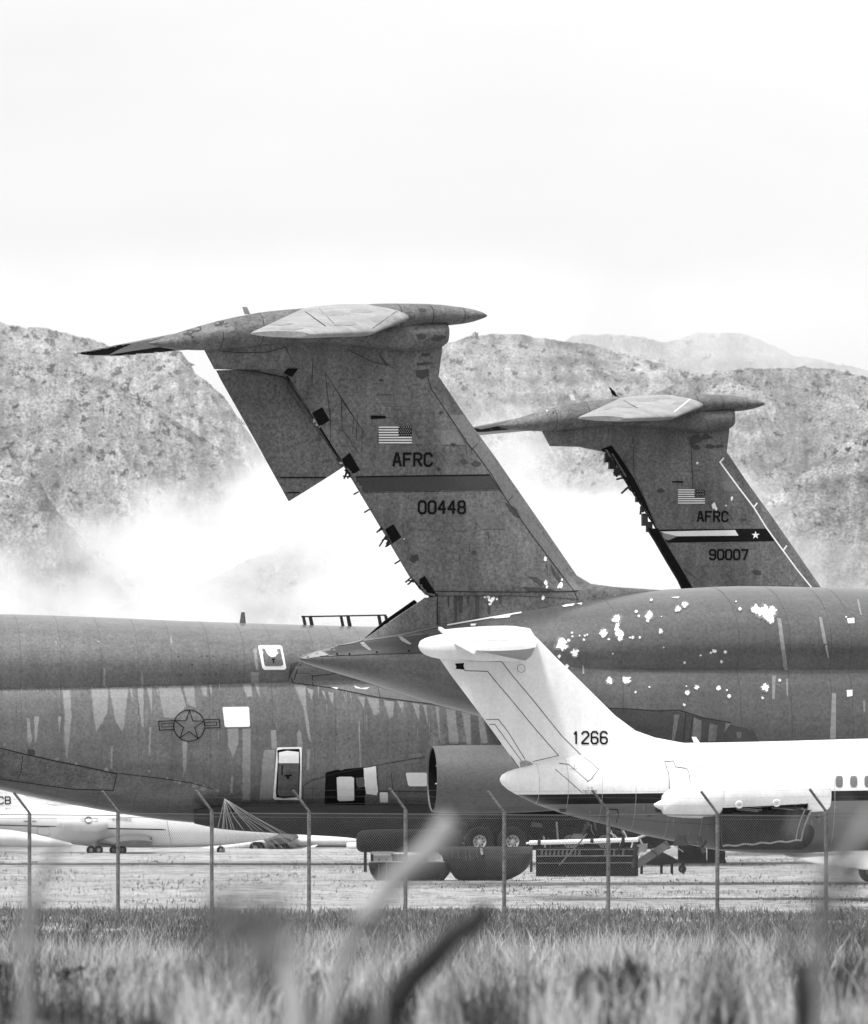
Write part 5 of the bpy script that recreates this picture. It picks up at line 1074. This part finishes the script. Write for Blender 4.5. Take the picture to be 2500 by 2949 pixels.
o = bx.build('metal_crate', None); o.location = (Q.O.x, Q.O.y, 0); tag(o, 'low pale metal crates stacked on the small engine cowl', 'crate')
# larger tub
Q2 = gfr(2536, 1400)
rt = bowl('engine_cowl', [(1270,2441,2444,2450,.6,0),(1275,2440,2460,2474,.85,0),(1290,2440,2470,2500,.95,0),(1322,2440,2485,2535,1.0,0),(1445,2440,2488,2537,1.0,0),(1490,2440,2480,2522,.98,0),(1518,2440,2470,2500,.9,0),(1530,2440,2460,2476,.8,0),(1534,2441,2444,2450,.6,0)], M['mid_metal'], M['dark_metal'], 'larger tub shaped engine cowl half lying below two pale wheel hubs', 'engine cowl', Q2, 1.0, 2440)
s_ = MB()
for x in (1300, 1318, 1340, 1352, 1372, 1386): s_.tube([Q2.pt(x, 2444, -.9), Q2.pt(x+3, 2462+8*(x % 3), -.99)], .02 if x != 1386 else .05, M['mid_metal'] if x != 1386 else M['alum'], 6)
s_.build('stiffener', rt)
# long dark core standing behind
Q3 = Frame(1150, 392, 0); r3 = Q3.root('jet_engine'); tag(r3, 'long black stripped jet engine core on a stand behind the small cowl', 'jet engine')
b_ = MB(); Hull(Q3, [(1026,2412,2424,2438,.2,0),(1030,2400,2424,2448,.5,0),(1042,2392,2424,2454,.7,0),(1100,2388,2424,2455,.75,0),(1250,2388,2424,2455,.75,0),(1330,2392,2424,2450,.6,0)], ex=2.6).mesh(b_, M['shade_black'], 24); b_.build('casing', r3, 45)
for x in (1052, 1072, 1130, 1225, 1290): b_ = MB(); b_.tube([Q3.pt(x, 2440, -.4), Q3.pt(x, 2511, -.4)], .06, M['dark_metal'], 8); b_.build('stand_leg', r3)
# pale beam, ribbed skid behind
Q4 = Frame(1680, 384, 0); b_ = MB(); b_.tube([Q4.pt(1524, 2427, 0), Q4.pt(1680, 2423, 0), Q4.pt(1838, 2418, 0)], 6.5*Q4.d/F, M['chip'], 12)
for x in (1548, 1700, 1790): b_.lathe(Q4.pt(x, 2426-(x-1524)*.028, 0), (1, 0, 0), [(0, .05), (0, 7.5*Q4.d/F), (.12, 7.5*Q4.d/F), (.12, .05)], M['dark_metal'], 14)
b_.tube([Q4.pt(1515, 2429, 0), Q4.pt(1530, 2427, 0)], .04, M['chip'], 10)
b_.tube([Q4.pt(1530, 2425, .3), Q4.pt(1530, 2511, .3)], .05, M['dark_metal'], 8); b_.tube([Q4.pt(1828, 2420, .3), Q4.pt(1828, 2511, .3)], .05, M['dark_metal'], 8)
o = b_.build('support_beam', None); o.location = (Q4.O.x, Q4.O.y, 0); tag(o, 'long thin white beam raised on posts above the dark ribbed rack', 'beam')
Q5 = Frame(1690, 380, 0); r5 = Q5.root('cargo_rack'); tag(r5, 'dark low rack with a row of pale ribs, under the white beam', 'rack'); b_ = MB()
a, b = Q5.pt(1544, 2512, 0), Q5.pt(1838, 2442, 0); b_.box((a.x, 0, a.z*0+.02), (b.x, .9, b.z), M['shade_black'])
for y in (2447, 2466, 2486): a, b = Q5.pt(1546, y, -.05), Q5.pt(1830, y-1, -.05); b_.tube([a, b], .022 if y != 2466 else .03, M['mid_metal'], 6)
b_.build('frame', r5)
for x in list(range(1560, 1680, 12))+list(range(1742, 1800, 13)):
    b_ = MB(); a, b = Q5.pt(x, 2463, -.03), Q5.pt(x+2, 2446, -.03); b_.tube([a, (a+b)/2, b], .045, M['mid_metal'], 8, .03); b_.build('rib', r5)
b_ = MB(); a, b = Q5.pt(1575, 2497, -.3), Q5.pt(1690, 2493, -.3); b_.box((a.x, -.5, 0), (b.x, -.2, .08), M['dark_metal']); b_.tube([Q5.pt(1610, 2492, -.4), Q5.pt(1672, 2424, -.3), Q5.pt(1690, 2400, -.2)], .03, M['mid_metal'], 6); b_.build('skid', r5)
# tripod hoist
Q6 = gfr(2518, 1800); r6 = Q6.root('hoist'); tag(r6, 'broken hoist with two thin pale legs and a sloping grey beam', 'hoist'); b_ = MB()
b_.tube([Q6.pt(1752,2395,-.5), Q6.pt(1768,2405,-.5), Q6.pt(1788,2424,-.5), Q6.pt(1778,2500,-.6)], .028, M['alum'], 8); b_.tube([Q6.pt(1795,2392,-.2), Q6.pt(1808,2418,-.3), Q6.pt(1822,2426,-.3), Q6.pt(1804,2500,-.6)], .03, M['alum'], 8)
b_.tube([Q6.pt(1760,2390,-.4), Q6.pt(1768,2415,-.4), Q6.pt(1760,2425,-.4)], .02, M['alum'], 6); b_.tube([Q6.pt(1838,2408,0), Q6.pt(1850,2430,0), Q6.pt(1852,2455,0)], .035, M['alum'], 8); b_.tube([Q6.pt(1830,2416,0), Q6.pt(1862,2404,0)], .05, M['alum'], 8)
b_.build('leg', r6)
b_ = MB(); a, b = Q6.pt(1800, 2512, 0), Q6.pt(1925, 2430, .6); dd = (b-a).normalized(); nn = Vector((-dd.z, 0, dd.x))*.15; ww = Vector((0, .16, 0))
b_.add([a+nn-ww, a-nn-ww, b-nn-ww, b+nn-ww, a+nn+ww, a-nn+ww, b-nn+ww, b+nn+ww], [(0,1,2,3),(7,6,5,4),(0,4,5,1),(1,5,6,2),(2,6,7,3),(3,7,4,0)], M['mid_metal']); b_.build('beam', r6)
b_ = MB()
for p_ in ((1738,2494,1752,2508),(1752,2508,1778,2518),(1778,2518,1800,2528),(1778,2518,1782,2500),(1800,2528,1806,2506),(1760,2505,1775,2500),(1790,2524,1812,2510),(1750,2492,1748,2506)): b_.tube([Q6.pt(p_[0], p_[1], -.3), Q6.pt(p_[2], p_[3], -.3)], .05, M['dark_metal'], 6)
b_.build('claw', r6)
b_ = MB(); a = [Q6.pt(*q_, .9) for q_ in ((1848,2490),(1905,2452),(1968,2484),(1935,2488),(1905,2492))]; a2 = [q_+Vector((0, .8, 0)) for q_ in a]; b_.add(a+a2, [(0,1,2,3,4),(9,8,7,6,5)]+[(i, (i+1) % 5, 5+(i+1) % 5, 5+i) for i in range(5)], M['shade_black'])
for q_ in a[2:5]+a[:1]: b_.box((q_.x-.05, .9, -.02), (q_.x+.05, 1.0, q_.z), M['shade_black'])
o = b_.build('wheel_chock', None); o.location = (Q6.O.x, Q6.O.y, 0); tag(o, 'black wedge shaped ramp behind the sloping hoist beam', 'ramp')
Q7 = gfr(2485, 2000)
for i, (x0, x1, y0, lb) in enumerate(((1953, 2033, 2410, 'wide black equipment box under the airliner, right of the black ramp'), (2038, 2062, 2405, 'narrow black upright box between the wide one and the fence post'), (2066, 2088, 2432, 'short black box at the lower corner of the open engine cowl'))):
    b_ = MB(); a, b = Q7.pt(x0, 2478, 0), Q7.pt(x1, y0, 0); b_.box((a.x, -.5, .04), (b.x, .7, b.z), M['shade_black']); b_.box((a.x-.03, -.53, .0), (b.x+.03, .73, .12), M['dark_metal']); b_.tube([(a.x, -.53, b.z*.55), (b.x, -.53, b.z*.55)], .03, M['dark_metal'], 6)
    o = b_.build('equipment_box', None); o.location = (Q7.O.x, Q7.O.y, 0); tag(o, lb, 'box')
Q8 = gfr(2514, 1965); b_ = MB(); c_ = Q8.pt(1965, 2502, 0); ax_ = (.75, 1, .1)
b_.lathe(c_, ax_, [(-.05, .06), (-.07, .1), (-.05, .15), (0, .165), (.05, .15), (.07, .1), (.05, .06)], M['rubber'], 24); b_.lathe(c_, ax_, [(-.03, .06), (-.04, .04), (-.03, .015)], M['mid_metal'], 16)
o = b_.build('loose_tyre', None); o.location = (Q8.O.x, Q8.O.y, 0); tag(o, 'small loose tyre standing on the dry ground right of the hoist', 'tyre')
# ropes tied under fuselage C
b_ = MB(); top = C.pt(647, 2300, -3.2)
for x, y in ((626,2390),(640,2392),(645,2380),(655,2388),(668,2392),(676,2392),(700,2388),(728,2392),(742,2392),(760,2396),(795,2400),(815,2402),(830,2404),(780,2394)):
    e_ = C.pt(x, y, -6.5); mid = (top+e_)/2+Vector((0, 0, -.12*random.random())); b_.tube([top, mid, e_], .008, M['rope'], 5)
    e2 = e_+(e_-top)*((e_.z)/max(.1, top.z-e_.z)); b_.tube([e_, e2], .008, M['rope'], 5)
o = b_.build('rope_bundle', None); o.location = rootC.location; o.rotation_euler = rootC.rotation_euler; tag(o, 'fan of thin pale ropes spreading down from one point under the fuselage', 'ropes')

# ================================================================ FENCE
FX = [(-195, 2336), (85, 2341), (340, 2338), (610, 2336), (890, 2337), (1168, 2332), (1452, 2341), (1752, 2338), (2066, 2342), (2379, 2336), (2700, 2338)]
fd = lambda px: 285-(px/2500)*23
rootF = empty('chain_link_fence', (0, 272, 0)); tag(rootF, 'chain-link fence with slanted barbed-wire arms crossing in front of the aircraft', 'fence')
tops = []
for px, py in FX:
    d = fd(px); x = (px-1250)/F*d; zt = CH+(HZ-py)/F*d; tops.append(Vector((x, d, zt)))
    b_ = MB(); b_.tube([(x, d-272, -.1), (x, d-272, zt)], .052, M['steel_grey'], 12); b_.lathe((x, d-272, zt-.04), (0, 0, 1), [(0, .05), (0, .068), (.09, .068), (.12, .03), (.12, 0)], M['steel_grey'], 12); po = b_.build('post', rootF, 45)
    b_ = MB(); b_.tube([(x, d-272, zt), (x-.42, d-272-.15, zt+.56)], .036, M['steel_grey'], 8)
    b_.build('arm', po, 45)
V_ = []
def ribbon(a, b, w_):
    """two crossed thin strips so the wire has width from every side"""
    n = np.cross(b-a, [0, 1, 0]); n /= (np.linalg.norm(n)+1e-9); n *= w_; V_.append([a-n, a+n, b+n, b-n]); m_ = np.array([0, w_, 0]); V_.append([a-m_, a+m_, b+m_, b-m_])
WW = .0026
for i in range(len(tops)-1):
    p0, p1 = tops[i], tops[i+1]; Lh = (p1-p0).xy.length; H = min(p0.z, p1.z)-.05; c_ = .085
    n = int(Lh/c_); k = int(H/c_)
    for a in range(-k, n):
        for s_ in (0, 1):
            # whole diagonal wire clipped to the panel
            t0 = max(0, -a); t1 = min(k, n-a)
            if t1 <= t0: continue
            def P(t):
                u = (a+t)/n; z = H-(t*c_) if s_ else H-k*c_+t*c_
                q_ = p0.lerp(p1, u); return np.array([q_.x, q_.y-272+(.004 if s_ else -.004), z])
            ribbon(P(t0), P(t1), WW)
    for hz, rr in ((H, .012), (H-.10, .005), (.06, .006)):
        ribbon(np.array([p0.x, p0.y-272, hz]), np.array([p1.x, p1.y-272, hz]), rr)
    for q_ in (.33, .66, .97):
        o0 = np.array([-.42*q_, -272-.15*q_, .56*q_]); ribbon(np.array(p0)+o0, np.array(p1)+o0, .0018)
fm = quads_mesh('mesh_wire', np.array(V_), [M['wire']], 4); fm.parent = rootF

# ================================================================ VEGETATION
def blades(name, n, yr, hr, wid, lean, mats, dens=None, seed=1, xr=None, clump=0, tone=None):
    r = np.random.default_rng(seed); m_ = int(n)
    y = r.uniform(yr[0], yr[1], m_); half = y*(1250/F)*1.12+.8
    x = r.uniform(-1, 1, m_)*half
    if dens is not None:
        k = r.random(m_) < dens(x, y); x, y = x[k], y[k]
    m_ = len(x)
    if clump:
        x = x+r.normal(0, clump, m_)
    z = ground_z(y)-.02
    hm = .6+.8*fbm(x*.5, y*.35, seed+5, 3) if tone is None else .30+1.25*np.clip((fbm(x*1.6, y*.22, seed+5, 4, False, .6)-.30)/.38, 0, 1.1)**1.5
    h = r.uniform(hr[0], hr[1], m_)*hm; a = r.uniform(0, 2*np.pi, m_); w_ = wid*r.uniform(.6, 1.4, m_); ln = lean*h*r.random(m_)
    ca, sa = np.cos(a), np.sin(a); b = r.uniform(0, 2*np.pi, m_)
    base = np.stack([x, y, z], 1); s = np.stack([ca*w_, sa*w_, 0*w_], 1)
    mid = base+np.stack([np.cos(b)*ln*.35, np.sin(b)*ln*.35, h*.55], 1); tip = base+np.stack([np.cos(b)*ln, np.sin(b)*ln, h], 1)
    T = np.concatenate([np.stack([base-s, base+s, mid+s*.7], 1), np.stack([base-s, mid+s*.7, mid-s*.7], 1), np.stack([mid-s*.7, mid+s*.7, tip], 1)])
    idx = r.integers(0, len(mats), m_)
    if tone is not None: idx = np.clip(np.floor((tone(x, y)+r.normal(0, .10, m_))*len(mats)), 0, len(mats)-1).astype(int)
    return quads_mesh(name, T, mats, 3, np.concatenate([idx]*3))
M['straw1'] = mat('dry straw grass', .50, .8, .15, .8, .1, 5, spec=.2); M['straw2'] = mat('grey straw grass', .24, .8, .2, .8, .1, 5, spec=.2); M['weed'] = mat('dark weed leaves', .045, .8, .3, .8, .2, 5, spec=.2); M['weed2'] = mat('mid weed leaves', .13, .8, .3, .8, .2, 5, spec=.2)
M['stem_dark'] = mat('dark dead stem', .03, .8, .3, 6, .2, 30, spec=.2); M['stem_pale'] = mat('pale dead stem', .34, .8, .3, 6, .2, 30, spec=.2)
def patch(sc, seed, lo, hi, sy=.3): return lambda x, y: np.clip((fbm(x*sc, y*sc*sy, seed, 4)-lo)/(hi-lo), 0, 1)
o = blades('dry_grass', 60000, (247, 420), (.03, .11), .012, .8, [M['straw1'], M['straw2'], M['straw1']], patch(.5, 3, .35, .6), 11); tag(o, 'short dry mown grass on the airfield beyond the fence', 'grass', kind='stuff')
o = blades('scattered_tufts', 14000, (312, 455), (.04, .14), .02, 1.2, [M['weed'], M['weed2']], lambda x, y: np.clip((fbm(x*.35, y*.22, 77, 4)-.56)/.05, 0, 1), 19); tag(o, 'scattered low dark tufts on the pale mown strip', 'weeds', kind='stuff')
o = blades('weeds', 90000, (236, 308), (.06, .26), .014, .9, [M['weed'], M['weed2'], M['weed2'], M['straw2']], lambda x, y: np.clip(patch(.6, 8, .22, .5)(x, y)*np.clip((306-y)/10+1.2*fbm(x*.4, y*.1, 9, 3)-.5, 0, 1), 0, 1), 12); tag(o, 'belt of dark low weeds along the foot of the fence', 'weeds', kind='stuff')
o = blades('tall_dry_grass', 120000, (60, 246), (.12, .50), .006, .8, [M['weed'], M['weed2'], M['straw2'], M['straw1'], M['straw1'], M['straw1']], lambda x, y: np.clip(patch(.8, 21, .38, .55)(x, y), .35, 1)*np.interp(y, [60, 246], [.6, 1.0]), 13, tone=lambda x, y: np.clip((fbm(x*.9*110/y+y*.013, y*.045, 44, 5, False, .6)-.36)/.26+(y-120)/600, 0, 1)*.98); tag(o, 'tall pale dry grass covering the bank in front of the fence', 'grass', kind='stuff')
# shrubs one can tell apart on the bank
def shrub(px, py, d, wpx, hpx, dark, seed, label):
    dd_ = np.linspace(55, 246, 400); d = float(np.interp(py, (HZ+(CH-ground_z(dd_))*F/dd_)[::-1], dd_[::-1])); f = Frame(px, d, 0); r = f.root('shrub'); tag(r, label, 'shrub', 'low shrubs on the grassy bank'); g0 = float(ground_z(d)); r.location.z = g0; k = d/F; rr = np.random.default_rng(seed)
    w_ = wpx*k/2; h_ = (CH+(HZ-(py-hpx*1.08))*k-g0); n = 1300; st = MB()
    for i in range(16):
        a = rr.uniform(0, 6.28); q_ = rr.uniform(.3, 1); st.tube([(0, 0, -.05), (math.cos(a)*w_*.4*q_, math.sin(a)*w_*.3*q_, h_*.45), (math.cos(a)*w_*q_, math.sin(a)*w_*.6*q_, h_*rr.uniform(.7, 1))], .012, M['stem_dark'], 5, .004)
    st.build('stem', r)
    lob = rr.normal(0, .55, (14, 2))*[w_, w_*.8]; lh = rr.uniform(.45, 1.15, 14); wh = rr.integers(0, 14, n); c_ = np.zeros((n, 3)); c_[:, :2] = lob[wh]+rr.normal(0, .16, (n, 2))*w_; c_[:, 2] = h_*lh[wh]*rr.random(n)**.8
    sz = h_*.12; up = np.array([0, 0, sz*1.5]); T = c_[:, None]+rr.normal(0, sz*.45, (n, 3, 3)); T[:, 2] += up
    fo = quads_mesh('foliage', T, [M['weed'] if dark else M['weed2']]); fo.parent = r; return r
SH = [(1760,2960,85,260,150,1,'widest dark shrub at the bottom edge, right of centre'),(1620,2900,110,170,70,1,'small dark shrub left of the widest one on the bank'),(1480,2830,150,200,50,0,'low grey shrub in the pale grass above the small dark one'),(330,2880,120,260,80,1,'dark shrub low in the grass near the left edge'),(480,2870,118,120,60,1,'small round dark shrub right of the left-hand one'),
      (650,2935,100,180,70,1,'dark shrub at the bottom edge, left of the slanted black stem'),(2050,2960,90,240,60,0,'grey shrub at the bottom edge between the widest one and the black post-like stem'),(20,2860,125,130,70,1,'dark shrub cut off by the left edge'),(1290,2950,95,180,60,1,'dark shrub right of the slanted black stem at the bottom edge'),(900,2870,130,200,60,0,'grey shrub left of the slanted black stem, higher on the bank')]
for i, s_ in enumerate(SH): shrub(*s_[:6], 100+i, s_[6])
# out-of-focus stalks close to the camera
def stalk(name, d, pts, r0, r1, mt, label, cat, leaves=0, seed=0, lm=None, lr=(.1, 1.0), ls=.03):
    f = Frame(pts[0][0], d, 0); rt_ = f.root(name); tag(rt_, label, cat); g0 = float(ground_z(d)); rt_.location.z = g0
    P = [f.pt(x, y, dv) for x, y, dv in [(p+(0,))[:3] for p in pts]]; P = [Vector((q_.x, q_.y, q_.z-g0)) for q_ in P]
    b_ = MB(); full = [Vector((P[0].x, P[0].y, -.1))]+P if P[0].z > .02 else P
    sm = []
    for i in range(len(full)-1):
        for t in range(4): sm.append(full[i].lerp(full[i+1], t/4)+Vector((math.sin(i*4+t)*.003, 0, math.cos(i*3+t)*.003)))
    sm.append(full[-1]); b_.tube(sm, r0, mt, 10, r1); b_.build('stem', rt_, 60)
    if leaves:
        rr = np.random.default_rng(seed); q0 = np.array([list(p) for p in P]); n = leaves; t = rr.uniform(lr[0], lr[1], n)*(len(P)-1); i = np.clip(t.astype(int), 0, len(P)-2); fr_ = (t-i)[:, None]
        c_ = q0[i]*(1-fr_)+q0[i+1]*fr_; c_ = c_+rr.normal(0, ls, c_.shape); T = c_[:, None]+rr.normal(0, ls*.45, (n, 3, 3)); fo = quads_mesh('leaves', T, [lm or mt]); fo.parent = rt_
    return rt_
stalk('dead_stalk', 24, [(1080,3100),(1115,2930),(1190,2810),(1290,2715),(1370,2650),(1408,2612)], .044, .022, M['stem_dark'], 'thick blurred black stalk slanting up to the right at the bottom centre', 'plant stalk', 24, 1, M['stem_dark'], (.9, 1.0), .012)
stalk('dead_stalk', 22, [(900,3150),(960,2850),(1040,2640),(1120,2560),(1230,2450),(1310,2370)], .014, .030, M['stem_pale'], 'pale blurred stalk leaning right across the black undercarriage', 'plant stalk', 60, 2, M['stem_pale'], (.75, 1.0), .014)
stalk('dead_stalk', 36, [(2325,3150),(2322,2960),(2320,2860),(2318,2775)], .045, .034, M['stem_dark'], 'upright blurred black stalk near the right edge', 'plant stalk', 30, 3, M['stem_dark'], (.85, 1.0), .014)
stalk('dead_stalk', 20, [(2355,3150),(2360,2900),(2350,2700),(2385,2560),(2440,2450),(2520,2340)], .006, .012, M['stem_pale'], 'faint pale stalk bending right at the right edge', 'plant stalk', 90, 4, M['weed2'], (.35, .8), .035)
stalk('dead_stalk', 22, [(75,3150),(72,2900),(70,2700),(95,2590),(130,2500),(185,2410),(210,2380)], .016, .014, M['stem_pale'], 'pale blurred stalk rising and leaning right at the left edge', 'plant stalk', 70, 5, M['weed'], (.15, .5), .02)
stalk('dead_stalk', 15, [(720,3250),(740,2900),(760,2760),(700,2650)], .004, .003, M['stem_pale'], 'leafy blurred weed standing left of centre, grey clump at its top', 'plant stalk', 110, 6, M['weed2'], (.66, 1.05), .036)
stalk('dead_stalk', 19, [(850,3150),(845,2920),(838,2780),(826,2700)], .034, .010, M['straw1'], 'wide pale blurred blade standing in the grass left of centre', 'plant stalk', 0, 7)
stalk('dead_stalk', 22, [(1085,3150),(1092,2900),(1096,2700),(1100,2600)], .006, .007, M['stem_pale'], 'thin upright grey stalk crossing the slanted black one', 'plant stalk', 50, 8, M['weed2'], (.5, .95), .014)
